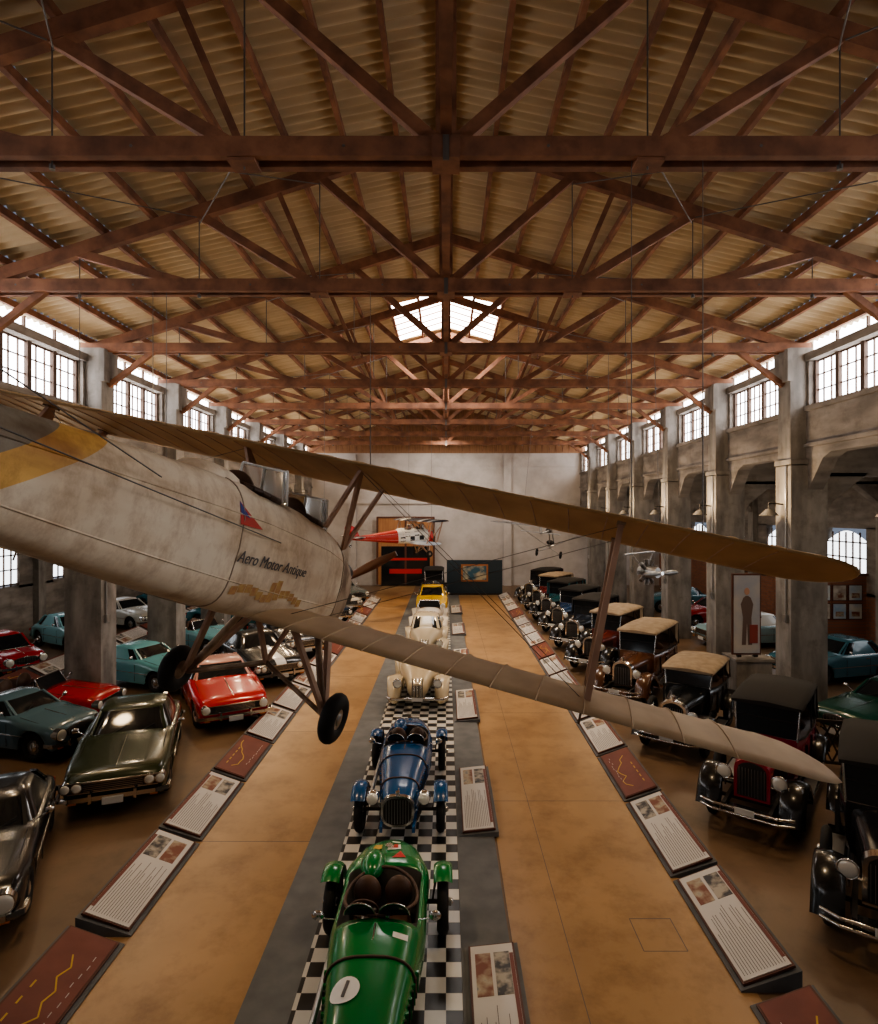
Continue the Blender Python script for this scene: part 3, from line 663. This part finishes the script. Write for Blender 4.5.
# ------------------------------------------------------------------ ROOM
BY=4.65; colY=[17.1+BY*k for k in range(-4,6)]
Y0,Y1=-6.,45.
def zr(x): return 10.15+(10-abs(x))*.315
b=MB();b.box((0,19.5,-.05),(37,52,.1),M_floor);b.done('floor')
b=MB();b.box((-3.2,19.5,.004),(1.86,51.,.012),M_aisle)
for k in range(10):
    b.box((-3.2,Y0+1+5*k,.0108),(1.86,.012,.001),M_ink)
b.box((-4.05-.35,19.5,.003),(.6,51,.01),M_aisle);b.done('floor_aisle_left')
b=MB();b.box((2.2,19.5,.004),(2.7,51.,.012),M_aisle)
for k in range(10): b.box((2.2,Y0+2.4+5*k,.0108),(2.7,.012,.001),M_ink)
b.box((1.55,19.5,.0108),(.008,51,.001),M_ink)
b.box((2.75,8.1,.0108),(.55,.01,.001),M_ink);b.box((2.75,7.5,.0108),(.55,.01,.001),M_ink);b.box((2.475,7.8,.0108),(.01,.6,.001),M_ink);b.box((3.025,7.8,.0108),(.01,.6,.001),M_ink)
b.done('floor_aisle_right')
b=MB();b.box((-.755,19.5,.02),(1.88,40,.03),M_check);o=b.done('checkered_mat')
b=MB();b.box((-1.98,19.5,.015),(.57,40,.04),M_grey);b.box((.50,19.5,.015),(.62,40,.04),M_grey);b.done('display_platform_edge')
# roof
b=MB()
wl=.235;yy=np.arange(Y0,Y1+.3,wl/7);step=1.06;nrow=11
SK=(21.9,26.3,2.1)
def sheet_rows():
    for s in(-1,1):
        for i in range(nrow):
            xa=i*step*.955;xb=(i+1)*step*.955+.06
            za=zr(xa)+.36-.05;zb=zr(xb)+.36+.06
            segs=[(Y0,Y1+.3)] if xa>SK[2]-.5 else [(Y0,SK[0]),(SK[1],Y1+.3)]
            for u,v in segs:
                Y=[t for t in yy if u-.02<=t<=v+.02];vs=[];fs=[]
                for t in Y:
                    c=.05*math.sin(2*pi*t/wl);vs+=[(s*xa,t,za+c),(s*xb,t,zb+c)]
                for k in range(len(Y)-1): fs.append((2*k,2*k+1,2*k+3,2*k+2))
                b.add(vs,fs,M_corr,True)
sheet_rows();b.done('ceiling')
b=MB()
for s in(-1,1):
    X=SK[2]+.05
    b.add([(0,SK[0],zr(0)+.36),(s*X,SK[0],zr(X)+.36),(s*X,SK[1],zr(X)+.36),(0,SK[1],zr(0)+.36)],[(0,1,2,3)],M_sky)
    for i in range(1,6): b.beam((s*.03,SK[0]+i*.73,zr(0)+.33),(s*X,SK[0]+i*.73,zr(X)+.33),.04,.05,M_wood)
b.done('window_skylight')
b=MB()
for s in(-1,1):
    for i in range(nrow+1):
        x=.12 if i==0 else i*step*.955
        if x>10.6:continue
        b.box((s*x,(Y0+Y1)/2,zr(x)+.245),(.09,Y1-Y0,.15),M_wood)
b.done('trim_purlins')
def truss(y):
    b=MB();zc=10.15;Wd=M_wood
    for dy in(-.13,.13): b.box((0,y+dy,zc),(20.6,.11,.25),Wd)
    for s in(-1,1):
        b.beam((s*10.3,y,zr(10.3)+.02),(0,y,zr(0)+.02),.16,.26,Wd)
        for (x0,x1) in((0,2.6),(2.65,5.1),(5.15,7.6)): b.beam((s*x0,y,zc+.02),(s*x1,y,zr(x1)-.05),.13,.17,Wd)
        b.beam((s*2.62,y,zc),(s*3.5,y,zr(3.5)),.07,.10,Wd)
        for x in(5.12,7.6):
            b.cyl((s*x,y,zc-.2),(s*x,y,zr(x)),.012,M_cable,n=6); b.cyl((s*x,y,zc-.2),(s*x,y,zc-.14),.04,M_cable,n=6)
        b.cyl((s*2.62,y,zc-.2),(s*2.62,y,zr(2.62)),.012,M_cable,n=6)
        b.beam((s*9.6,y,9.1),(s*8.3,y,10.1),.12,.14,Wd)
        b.box((s*2.62,y,zc-.02),(.35,.30,.28),Wd)
        for x in(1.3,4.,6.4,8.8): b.cyl((s*x,y-.19,zc),(s*x,y+.19,zc),.022,M_cable,n=6)
    for dx in(-.085,.085): b.box((dx,y,(zc+zr(0))/2),(.1,.13,zr(0)-zc),Wd)
    b.box((0,y,zc),(.36,.40,.30),Wd)
    b.box((0,y-.2,zc-.02),(.08,.02,.34),M_cable)
    return b.done('roof_truss')
for y in colY: truss(y)
b=MB()
for a,c in zip(colY[:-1],colY[1:]):
    for s in(-1,1):
        b.beam((0,a,10.6),(0,(a+c)/2,13.2),.1,.12,M_wood) if s<0 else b.beam((0,c,10.6),(0,(a+c)/2,13.2),.1,.12,M_wood)
        b.cyl((s*2.62,a,10.25),(s*5.1,c,11.5),.012,M_cable,n=5);b.cyl((s*5.1,a,10.25),(s*2.62,c,12.3),.012,M_cable,n=5)
        b.cyl((s*7.6,a,10.2),(s*5.1,c,11.6),.012,M_cable,n=5)
b.box((0,(Y0+Y1)/2,10.33),(.14,Y1-Y0,.1),M_wood)
b.done('trim_ridge_bracing')
for y in colY[1:]:
    for s in(-1,1):
        b=MB()
        b.box((s*10.12,y,3.4),(1.02,.78,6.8),M_conc)
        b.box((s*9.95,y,8.5),(.62,.62,3.2),M_conc)
        b.box((s*9.62,y,9.62),(.16,.7,.9),M_conc);b.box((s*10.12,y,6.9),(1.06,.84,.14),M_conc)
        b.cyl((s*9.57,y-.2,2.6),(s*9.57,y-.2,6.8),.025,M_steel,n=8);b.box((s*9.56,y-.2,2.5),(.08,.14,.22),M_steel)
        b.done('concrete_column')
for s,nm in((-1,'left'),(1,'right')):
    b=MB();wn=MB();ev=MB()
    ed=[colY[0]-BY]+colY+[Y1]
    for a,c in zip(ed[:-1],ed[1:]):
        a2,c2=a+.3,c-.3
        prof=[(a,8.35),(c,8.35),(c,5.7),(c2-.25,6.3),(c2-.75,6.95),(c2-1.1,7.1),(a2+1.1,7.1),(a2+.75,6.95),(a2+.25,6.3),(a,5.7)]
        x0,x1=s*10.08,s*10.5
        vs=[(x0,y,z) for y,z in prof]+[(x1,y,z) for y,z in prof];n=len(prof)
        b.add(vs,[tuple(range(n)),tuple(range(n,2*n))]+[(i,(i+1)%n,n+(i+1)%n,n+i) for i in range(n)],M_wallc)
        b.box((s*10.25,(a+c)/2,8.38),(.5,c-a,.14),M_wallc)
        b.box((s*10.25,(a+c)/2,9.82),(.42,c-a,.22),M_wallc)
        b.box((s*10.3,a+.2,9.05),(.4,.4,1.3),M_wallc);b.box((s*10.3,c-.2,9.05),(.4,.4,1.3),M_wallc)
        w0,w1=a+.4,c-.4
        wn.add([(s*10.36,w0,8.43),(s*10.36,w1,8.43),(s*10.36,w1,9.74),(s*10.36,w0,9.74)],[(0,1,2,3)],M_win)
        nb=4
        for i in range(nb+1):
            y=w0+(w1-w0)*i/nb;wn.box((s*10.30,y,9.08),(.1,.14,1.32),M_frame)
            if i<nb:
                for k in(1,2): wn.box((s*10.32,y+(w1-w0)/nb*k/3,9.08),(.04,.028,1.3),M_frame)
        for z in(8.46,8.88,9.30,9.70): wn.box((s*10.32,(w0+w1)/2,z),(.04,w1-w0,.03 if 8.5<z<9.6 else .07),M_frame)
        ev.add([(s*10.45,a+.05,9.93),(s*10.45,c-.05,9.93),(s*10.45,c-.05,10.42),(s*10.45,a+.05,10.42)],[(0,1,2,3)],M_win)
        for i in range(4): ev.box((s*10.4,a+(c-a)*i/4,10.18),(.07,.06,.5),M_frame)
    b.done('wall_'+nm);wn.done('window_'+('1' if s<0 else '2'));ev.done('window_'+('3' if s<0 else '4'))
    xo=18. if s<0 else 16.
    b=MB();b.box((s*(10.3+xo)/2,19.5,7.35),(xo-10.3+.6,51,.1),M_wallc)
    for y in colY:
        b.box((s*(10.5+xo)/2,y,6.9),(xo-10.4,.4,.8),M_wallc)
        for e,dx in((10.6,1),(xo-.1,-1)):
            q=[(s*e,6.6),(s*(e+dx*1.3),6.6),(s*(e+dx*.3),5.8),(s*e,5.2)]
            vs=[(x,y-.2,z) for x,z in q]+[(x,y+.2,z) for x,z in q];b.add(vs,[(0,1,2,3),(7,6,5,4)]+[(i,(i+1)%4,4+(i+1)%4,4+i) for i in range(4)],M_wallc)
    b.done('ceiling_aisle_'+nm)
    b=MB();w2=MB()
    b.box((s*(xo+.15),19.5,1.2),(.3,51,2.4),M_brick if s>0 else M_wallc);b.box((s*(xo+.15),19.5,6.1),(.3,51,2.5),M_wallc)
    for a,c in zip(ed[:-1],ed[1:]):
        b.box((s*(xo+.15),a,3.6),(.3,2.2,2.6),M_wallc)
        b.box((s*(xo-.1),a,3.6),(.3,.5,7.),M_conc)
        w0,w1=a+1.1,c-1.1;ym=(w0+w1)/2
        ztop=[(w0,4.3)]+[(w0+(w1-w0)*t,4.3+.45*math.sin(pi*t)) for t in np.linspace(.1,.9,9)]+[(w1,4.3)]
        w2.add([(s*(xo+.1),w0,2.5),(s*(xo+.1),w1,2.5)]+[(s*(xo+.1),y,z) for y,z in ztop[::-1]],[tuple(range(2+len(ztop)))],M_win2)
        for i in range(7): w2.box((s*(xo+.05),w0+(w1-w0)*i/6,3.55),(.05,.05,2.3),M_frame)
        for z in(2.5,3.1,3.7,4.3): w2.box((s*(xo+.05),ym,z),(.05,w1-w0,.05),M_frame)
    b.done('wall_outer_'+nm);w2.done('window_'+('5' if s<0 else '6'))
# end walls
b=MB();b.box((0,Y1+.15,4.7),(37,.3,9.4),M_plas);b.box((0,Y1+.1,9.4),(20.4,.3,1.0),M_plas)
for x in(-7.0,4.6): b.box((x,Y1-.12,4.9),(.55,.3,9.8),M_plas)
b.box((0,Y1-.1,6.3),(20,.24,.35),M_plas)
b.done('wall_back')
b=MB();b.add([(-10.6,Y1-.02,9.85),(10.6,Y1-.02,9.85),(10.6,Y1-.02,10.4),(0,Y1-.02,13.8),(-10.6,Y1-.02,10.4)],[(0,1,2,3,4)],M_woodl)
for i in range(42): b.box((-10.25+.5*i,Y1-.05,10.1+ (zr(-10.25+.5*i)-10.0)/2),(.05,.05,zr(-10.25+.5*i)-9.9),M_wood)
b.done('wall_gable')
b=MB();b.box((0,Y0-.15,5),(37,.3,10),M_plas);b.add([(-11,Y0,9.9),(11,Y0,9.9),(11,Y0,10.4),(0,Y0,13.9),(-11,Y0,10.4)],[(0,1,2,3,4)],M_woodl);b.done('wall_front')
b=MB();b.box((-3.0,Y1-.35,2.6),(4.2,.12,5.0),M_door)
for x in(-5.1,-3.0,-.9): b.box((x,Y1-.43,2.6),(.14,.06,5.0),M_edge)
b.box((-3.0,Y1-.43,5.1),(4.3,.08,.12),M_edge);b.box((-3.0,Y1-.42,1.5),(3.6,.04,2.9),M_glassd);b.box((-3.0,Y1-.45,2.0),(3.2,.04,.18),M_red);b.box((-3.0,Y1-.45,1.1),(2.4,.04,.35),M_red)
b.done('door_1')
b=MB();b.box((1.9,40.0,1.15),(3.7,.12,2.3),mat('screen_teal',(.03,.05,.065),.6));b.box((1.9,39.92,1.45),(1.8,.05,1.15),mat('frame_orange',(.45,.18,.07),.5))
b.box((1.9,39.88,1.45),(1.55,.03,.92),mat('picture',(.05,.14,.2),.5,0,(.55,.5,.35),scale=1.6,lo=.45,hi=.6));b.box((1.9,40.0,.05),(3.8,.6,.1),M_dark);b.done('display_board')
# ------------------------------------------------------------------ info panels
def info_panel(side,xin,xout,y0,y1,kind,ztop=.27,z0=.05):
    b=MB();L=y1-y0-.08;w=math.hypot(xout-xin,ztop-z0);a=math.atan2(ztop-z0,abs(xout-xin))
    sg=1 if xout>xin else -1
    ym=(y0+y1)/2
    X=Matrix.Translation(((xin+xout)/2,ym,(z0+ztop)/2))@Matrix.Rotation(-a*sg,4,'Y')
    vs=[]
    zb=.037 if z0<.09 and abs(xin)<1 else .012
    for y in(y0,y1): vs+=[(xin-sg*.05,y,zb),(xin-sg*.05,y,max(z0-.02,zb+.01)),(xout+sg*.05,y,ztop-.01),(xout+sg*.05,y,zb)]
    b.add(vs,[(0,1,2,3),(7,6,5,4),(0,4,5,1),(1,5,6,2),(2,6,7,3)],M_grey)
    b.X=X
    b.box((0,0,.012),(w,L,.03),M_edge)
    b.box((0,0,.03),(w-.05,L-.05,.012),M_brown if kind=='map' else M_sheet)
    rnd=random.Random(int(y0*10+xin*7));z=.0385
    if kind=='map':
        px,py=-w*.1,-L*.35
        for k in range(9):
            nx=px+rnd.uniform(-.12,.12);ny=py+L*.075
            nx=max(-w*.35,min(w*.35,nx))
            b.beam((px,py,z),(nx,ny,z),.018,.003,M_map);px,py=nx,ny
        for k in range(5): b.box((w*.28*sg,-L*.3+.1*k*L,z),(.02,.1,.003),M_map)
        for k in range(10): b.box((-sg*w*.3+rnd.uniform(-.02,.02),-L*.2+k*L*.06,z),(.008,.07,.003),M_sheet)
    else:
        flip=kind=='b'
        pl=L*.32
        for k in range(2): b.box(((-.2+.4*k)*w,(L/2-.08-pl/2)*(-1 if flip else 1),z),(w*.33,pl*.8,.004),M_photo if (k+int(y0))%2 else M_photo2)
        n=15;x0=-w/2+.07
        for k in range(n):
            x=x0+(w-.14)*k/(n-1);ln=(L-.2-pl)*(rnd.uniform(.72,1) if k%4 else .6)
            ys_=(-L/2+.08) if not flip else (-L/2+.12+pl)
            b.box((x,ys_+ln/2,z),(.007,ln,.003),M_ink)
        b.box((sg*(w/2-.05),0,z),(.045,L*.85,.003),M_brown)
    b.X=Matrix.Identity(4)
    return b.done('info_panel')
kinds=['a','b','a']
for k,(u,v) in enumerate([(2.2,4.4),(4.5,6.65),(6.85,8.9),(9.0,11.25),(11.35,13.35)]+[(13.45+2.15*i,13.45+2.15*i+2.07) for i in range(12)]):
    info_panel(1,3.42,4.02,u,v,'map' if k in(1,4,9,13) else kinds[k%3])
for k,(u,v) in enumerate([(3.2,5.2),(5.3,7.6),(7.75,9.9),(10.0,12.1),(12.2,14.1)]+[(14.2+2.15*i,14.2+2.15*i+2.07) for i in range(11)]):
    info_panel(-1,-4.12,-4.74,u,v,'map' if k in(1,4,9,13) else kinds[k%3])
for u in(4.9,10.1,15.6,21.,26.5,32.): info_panel(1,.28,.84,u,u+2.6,'a',ztop=.13,z0=.07)
for i in range(10): info_panel(-1,-12.6,-13.2,12+2.3*i,14.2+2.3*i,'map' if i%4==2 else 'b',ztop=.6,z0=.3)
# ------------------------------------------------------------------ CARS central row
Z=.037
racing_car('racing_car',(-.76,6.55,Z),0,(.0,.17,.035),wb=2.6,track=1.44,wide=1.06,tail=1.15)
racing_car('racing_car',(-.78,11.55,Z),0,(.008,.075,.21),roundel=False,decal=False,wb=2.5,track=1.38)
roadster('roadster_car',(-.78,18.4,Z),0,(.50,.42,.29))
roadster('coupe_car',(-.78,23.4,Z),0,(.42,.36,.26),closed=True)
roadster('roadster_car',(-.78,28.2,Z),0,(.55,.50,.42))
classic_car('sedan_car',(-.76,33.0,Z),0,(.70,.43,.015),L=4.0,W=1.7,front='round',roof=1.4)
vintage_car('vintage_touring_car',(-.76,37.5,Z),0,(.03,.03,.035))
V=vintage_car;r40=math.radians(-38)
V('vintage_touring_car',(6.5,8.8,0),math.radians(-36),(.013,.013,.016))
V('vintage_touring_car',(6.3,11.7,0),r40,(.28,.012,.03),wcol=(.02,.02,.02),shell=paint((.28,.012,.03)))
V('vintage_touring_car',(6.05,14.9,0),math.radians(-36),(.012,.014,.016),roofm=M_canvas,roofz=1.66,L=3.8)
V('vintage_touring_car',(6.1,18.7,0),math.radians(-36),(.12,.05,.025),fcol=(.09,.04,.022),roofm=M_canvas,L=4.6,wcol=(.3,.12,.04))
V('vintage_touring_car',(6.0,22.0,0),r40,(.16,.03,.02),roofm=M_canvas,L=4.3)
V('vintage_sedan_car',(6.0,25.2,0),r40,(.015,.02,.03),closed=True)
V('vintage_touring_car',(6.0,28.3,0),r40,(.02,.05,.12),roofm=M_canvasd)
V('vintage_sedan_car',(6.0,31.4,0),r40,(.02,.10,.12),closed=True)
V('vintage_touring_car',(6.0,34.5,0),r40,(.14,.02,.02),roofm=M_canvas)
V('vintage_sedan_car',(6.0,37.6,0),r40,(.012,.012,.014),closed=True)
classic_car('classic_coupe',(11.0,14.8,0),math.radians(-68),(.006,.055,.04),L=3.9,W=1.66,front='round')
classic_car('classic_coupe',(12.9,20.0,0),math.radians(-75),(.04,.13,.17),L=4.0)
classic_car('sedan_car',(12.5,24.9,0),math.radians(-80),(.25,.38,.40),L=4.0,roofcol=(.6,.6,.55))
classic_car('sedan_car',(12.9,29.2,0),math.radians(-80),(.3,.02,.02),L=4.2)
classic_car('sedan_car',(12.9,33.8,0),math.radians(-80),(.05,.16,.2),L=4.2)
classic_car('sports_car',(-6.95,9.0,0),math.radians(27),(.006,.007,.009),L=3.8,W=1.6,roof=1.22,front='round',belt=.86)
classic_car('muscle_car',(-6.75,12.9,0),math.radians(20),(.026,.036,.014),L=4.4,W=1.82,roof=1.34,front='quad')
classic_car('hardtop_car',(-6.4,17.0,0),math.radians(30),(.40,.010,.012),L=4.4,W=1.84,roof=1.30,roofcol=(.50,.27,.23),front='single')
classic_car('muscle_car',(-6.5,20.75,0),math.radians(36),(.010,.011,.013),L=4.5,W=1.82,stripe=(.7,.7,.7))
cl=[(.02,.02,.025),(.10,.015,.02),(.02,.04,.07),(.5,.48,.42),(.08,.1,.1)]
for i,c in enumerate(cl): classic_car('sedan_car' if i%2 else 'classic_coupe',(-6.5,24.1+3.3*i,0),math.radians(38),c,L=4.1,front=['quad','round','single'][i%3])
classic_car('classic_coupe',(-9.9,14.1,0),math.radians(74),(.08,.145,.18),L=3.3,W=1.45,front='round',roof=1.25,ycab=(-.5,1.1))
classic_car('convertible_car',(-10.75,15.8,0),math.radians(89),(.36,.012,.016),L=3.9,W=1.45,open_top=True,front='single')
classic_car('sports_car',(-9.6,19.3,0),math.radians(66),(.14,.38,.43),L=3.8,W=1.6,front='round',roof=1.25)
classic_car('convertible_car',(-9.9,24.0,0),math.radians(66),(.13,.32,.38),L=3.9,open_top=True,front='single')
classic_car('mini_car',(-15.2,20.6,0),math.radians(60),(.42,.012,.02),L=3.1,W=1.42,front='round',roof=1.35,ycab=(-.75,1.3),roofcol=(.5,.02,.02))
classic_car('classic_coupe',(-15.4,24.6,0),math.radians(60),(.2,.42,.45),L=3.6,W=1.5,front='round')
classic_car('sedan_car',(-10.3,28.7,0),math.radians(70),(.03,.16,.2),L=4.0)
classic_car('sedan_car',(-15.4,29.,0),math.radians(65),(.6,.58,.52),L=4.0)
classic_car('sedan_car',(-10.3,33.35,0),math.radians(70),(.3,.02,.02),L=4.0)
classic_car('sedan_car',(-15.4,33.6,0),math.radians(65),(.03,.16,.2),L=4.0)
# ------------------------------------------------------------------ right-hand furnishings
b=MB();b.box((8.25,16.4,.75),(.95,.7,1.5),M_conc);b.box((8.25,16.4,.06),(1.05,.8,.12),M_conc);b.box((8.25,16.4,1.53),(1.05,.8,.07),M_conc);b.done('concrete_pedestal')
b=MB();b.box((8.15,16.3,2.73),(.78,.06,2.2),M_edge);b.box((8.15,16.26,2.73),(.70,.02,2.1),mat('poster_paper',(.50,.47,.43),.6,0,(.33,.36,.43),scale=1.5))
dk=mat('poster_figure',(.14,.10,.09),.7)
b.add([(8.15+x,16.245,1.9+z) for x,z in((-.14,0),(-.11,.75),(-.17,1.1),(-.10,1.28),(-.03,1.33),(.03,1.33),(.10,1.28),(.17,1.1),(.12,.75),(.14,0),(.03,0),(0,.6),(-.03,0))],[tuple(range(13))],dk)
b.ell((8.15,16.245,3.35),(.075,.006,.1),mat('poster_skin',(.45,.27,.2),.7),n=14,k=8);b.box((8.4,16.3,1.60),(.1,.1,.06),M_dark);b.box((7.95,16.3,1.60),(.1,.1,.06),M_dark)
b.box((8.33,16.24,2.2),(.22,.01,.5),mat('poster_note',(.25,.05,.04),.6));b.done('standing_poster')
pb=mat('print_blue',(.30,.42,.55),.6,0,(.62,.62,.56),scale=2)
pw=mat('print_warm',(.55,.50,.42),.6,0,(.25,.18,.14),scale=3)
# partition with framed posters
b=MB();b.box((14.8,22.75,1.55),(2.2,.14,3.1),M_brick);b.box((14.8,22.75,3.13),(2.3,.2,.08),M_edge);b.box((14.8,22.75,.06),(2.3,.5,.1),M_edge);b.done('poster_partition')
for k,(x,z) in enumerate([(14.25,2.45),(14.85,2.45),(15.45,2.45),(14.25,1.75),(14.85,1.75),(15.45,1.75)]):
    b=MB();b.box((x,22.655,z),(.54,.03,.62),M_edge);b.box((x,22.635,z),(.47,.012,.55),(pb,pw,pb,pw,pb,pb)[k]);b.box((x,22.626,z-.1),(.3,.006,.18),M_photo2);b.done('framed_poster')
b=MB()
fa,fb_=Vector((7.9,12.95,0)),Vector((9.35,12.5,0));d=(fb_-fa);n=8
for i in range(n-1):
    p=fa+d*i/n
    for k in(1,-1):
        q0=p+d/n*(0 if k>0 else 2);q1=p+d/n*(2 if k>0 else 0);b.beam(q0+Vector((0,0,.15)),q1+Vector((0,0,1.0)),.02,.035,M_lat)
b.beam(fa+Vector((0,0,1.02)),fb_+Vector((0,0,1.02)),.05,.06,M_lat);b.beam(fa+Vector((0,0,.14)),fb_+Vector((0,0,.14)),.05,.06,M_lat)
for t in(0,.5,1): b.beam(fa+d*t,fa+d*t+Vector((0,0,1.1)),.07,.07,M_lat)
b.done('lattice_fence')
mat_bulb=mat('bulb',(1,.8,.55),.5,emit=2)
def lamp(x,y,z,s):
    b=MB();b.tube([(s*9.6,y,z+.30),(x,y,z+.34),(x,y,z+.12)],.022,M_dark);b.cyl((x,y,z+.16),(x,y,z-.02),.08,M_dark,r2=.26,n=20);b.ell((x,y,z+.07),(.06,.06,.06),mat_bulb,n=12,k=8);b.done('wall_lamp')
for y in colY[3:]:
    for s in(-1,1): lamp(s*9.2,y,5.42,s)
# ------------------------------------------------------------------ aircraft
def pose(loc,yaw,pitch,roll,sc=1.): return Matrix.Translation(loc)@Matrix.Rotation(-yaw,4,'Z')@Matrix.Rotation(pitch,4,'X')@Matrix.Rotation(roll,4,'Y')@Matrix.Scale(sc,4)
MP=pose((-1.654,5.424,5.134),.208,-.204,.210)
biplane('biplane',MP,M_fab,M_wing,M_wingg,M_navy,U=4.86,Lw=4.72)
MS=pose((-1.75,33.,4.25),math.radians(56),.06,.02,.80)
M_dkw=mat('stunt_wing',(.02,.02,.03),.4,0,(.6,.58,.55),scale=1.2,stretch=(1.4,.01,.01),lo=.56,hi=.57,detail=0);M_lw=mat('stunt_lower',(.5,.55,.62),.4)
biplane('stunt_biplane',MS,M_white,M_dkw,M_lw,M_red,text=False,U=3.0,Lw=2.8)
b=MB()
def wire(M,p,yt):
    q=M@Vector(p);b.cyl(q,(q.x/q.y*yt,yt,10.1),.006,M_cable,n=5)
wire(MP,(3.1,.5,1.03),7.8);wire(MP,(3.7,.5,1.03),7.8);wire(MP,(-3.0,.5,1.03),12.45);wire(MP,(-2.0,.5,1.03),12.45);wire(MP,(.55,.6,1.03),12.45)
for p in((1.5,.5,1.03),(-1.5,.5,1.03)):
    q=MS@Vector(p);b.cyl(q,(q.x,q.y+.2,10.2),.008,M_cable,n=5)
for x,y,z in((4.6,17.,6.6),(-5.8,12.45,6.),(-4.4,21.7,5.)): b.cyl((x,y,z),(x,y,10.15),.007,M_cable,n=5)
b.done('suspension_cables')
M_uw=mat('ultralight_fabric',(.30,.30,.30),.5)
b=MB();b.X=pose((5.2,30,4.3),math.radians(20),.02,.10)
wing(b,.6,.4,3.2,.8,M_uw,0.)
b.tube([(0,1.4,-.5),(0,.2,-.65),(0,-.3,.3),(0,-2.6,.25)],.035,M_steel);b.tube([(0,1.4,-.5),(0,.2,.4)],.03,M_steel)
for s in(-1,1): b.cyl((0,.2,-.6),(s*1.8,.1,.4),.02,M_steel);b.torus((s*.6,.1,-.9),(1,0,0),.14,.05,M_black,n=16);b.cyl((0,.1,-.6),(s*.6,.1,-.9),.02,M_steel);b.cyl((s*1.5,.2,.5),(s*1.5,.3,5.7),.007,M_cable,n=5)
b.box((0,-2.5,.3),(1.8,.5,.03),M_uw);b.box((0,-2.6,.6),(.03,.5,.6),M_uw);b.ell((0,.3,-.35),(.2,.3,.12),M_dark)
b.cyl((0,-.3,.3),(0,-.6,.3),.14,M_gun);b.done('ultralight_aircraft')
b=MB();b.X=pose((5.55,16.5,3.85),math.radians(150),0,0)
b.cyl((0,-.2,0),(0,.35,0),.2,M_steel,r2=.14,n=20)
for i in range(9):
    t=2*pi*i/9;c,s_=math.cos(t),math.sin(t)
    b.cyl((c*.15,0,s_*.15),(c*.36,0,s_*.36),.055,M_gun,n=10)
    for k in range(5): b.cyl((c*(.20+.035*k),-.001,s_*(.20+.035*k)),(c*(.21+.035*k),.0,s_*(.21+.035*k)),.07,M_steel,n=10)
b.cyl((0,.35,0),(0,.5,0),.05,M_chrome)
for k in(1,-1): b.loft([[(k*r_,.45+.03*math.sin(a),.06*w_*math.cos(a)) for a in np.linspace(0,2*pi,8,endpoint=False)] for r_,w_ in((.03,.6),(.25,1.2),(.45,1.3),(.62,.8),(.66,.2))],M_steel,closed=True,cap0=True,cap1=True)
b.tube([(-.5,-.1,.55),(.8,-.1,.5)],.03,M_steel);b.tube([(-.3,-.1,.52),(-.1,-.1,.1)],.02,M_steel);b.tube([(.5,-.1,.5),(.1,-.1,.1)],.02,M_steel)
b.X=Matrix.Identity(4)
for x in(5.1,5.9): b.cyl((x,16.5,4.3),(x,17.,10.1),.007,M_cable,n=5)
b.done('aircraft_engine')
# ------------------------------------------------------------------ lights
w=D.worlds.new('World');C.scene.world=w;w.use_nodes=True;w.node_tree.nodes['Background'].inputs[0].default_value=(.6,.7,.9,1);w.node_tree.nodes['Background'].inputs[1].default_value=.3
def spot(loc,tgt,e,ang=100,col=(1,.72,.43),size=.4,blend=.8):
    l=D.lights.new('ceiling_spot','SPOT');l.energy=e;l.color=col;l.spot_size=math.radians(ang);l.spot_blend=blend;l.shadow_soft_size=size  # added fill light, no fixture modelled
    o=D.objects.new('ceiling_spotlight',l);C.collection.objects.link(o);o.location=loc
    o.rotation_euler=(Vector(tgt)-Vector(loc)).to_track_quat('-Z','Y').to_euler()
for y,e in((8,650),(17,1200),(25,1900),(34,1900)):  # added spots that make the bright pools on the aisle floor
    spot((3.0,y,9.8),(2.2,y,0),e,66);spot((-3.6,y,9.8),(-3.2,y,0),e,66)
for y in(12.5,21.8,31):  # added spots to brighten the car rows
    spot((8.,y,8.5),(6.8,y,0),420,85);spot((-8.,y,8.5),(-6.8,y,0),420,85)
spot((0,38,9.8),(0,45,5),1300,110,(1,.9,.8))  # added spot, stands in for skylight brightness on the back wall
for y in colY[3:]:
    for s in(-1,1):
        l=D.lights.new('wall_lamp_bulb','POINT');l.energy=130;l.color=(1,.74,.46);l.shadow_soft_size=.15  # added point light above each wall lamp, brightens ceiling and columns
        o=D.objects.new('wall_lamp_light',l);C.collection.objects.link(o);o.location=(s*8.7,y,5.95)
# ------------------------------------------------------------------ camera
cam=D.cameras.new('camera');co=D.objects.new('camera',cam);C.collection.objects.link(co)
co.location=(0,0,5.5);co.rotation_euler=(pi/2,0,0);cam.lens=600/1024*36;cam.sensor_width=36;cam.shift_x=-7/1024;cam.clip_start=.05;cam.clip_end=200
C.scene.camera=co
try:
    C.scene.view_settings.view_transform='AgX';C.scene.view_settings.look='AgX - Medium High Contrast'
except Exception as e: print(e)
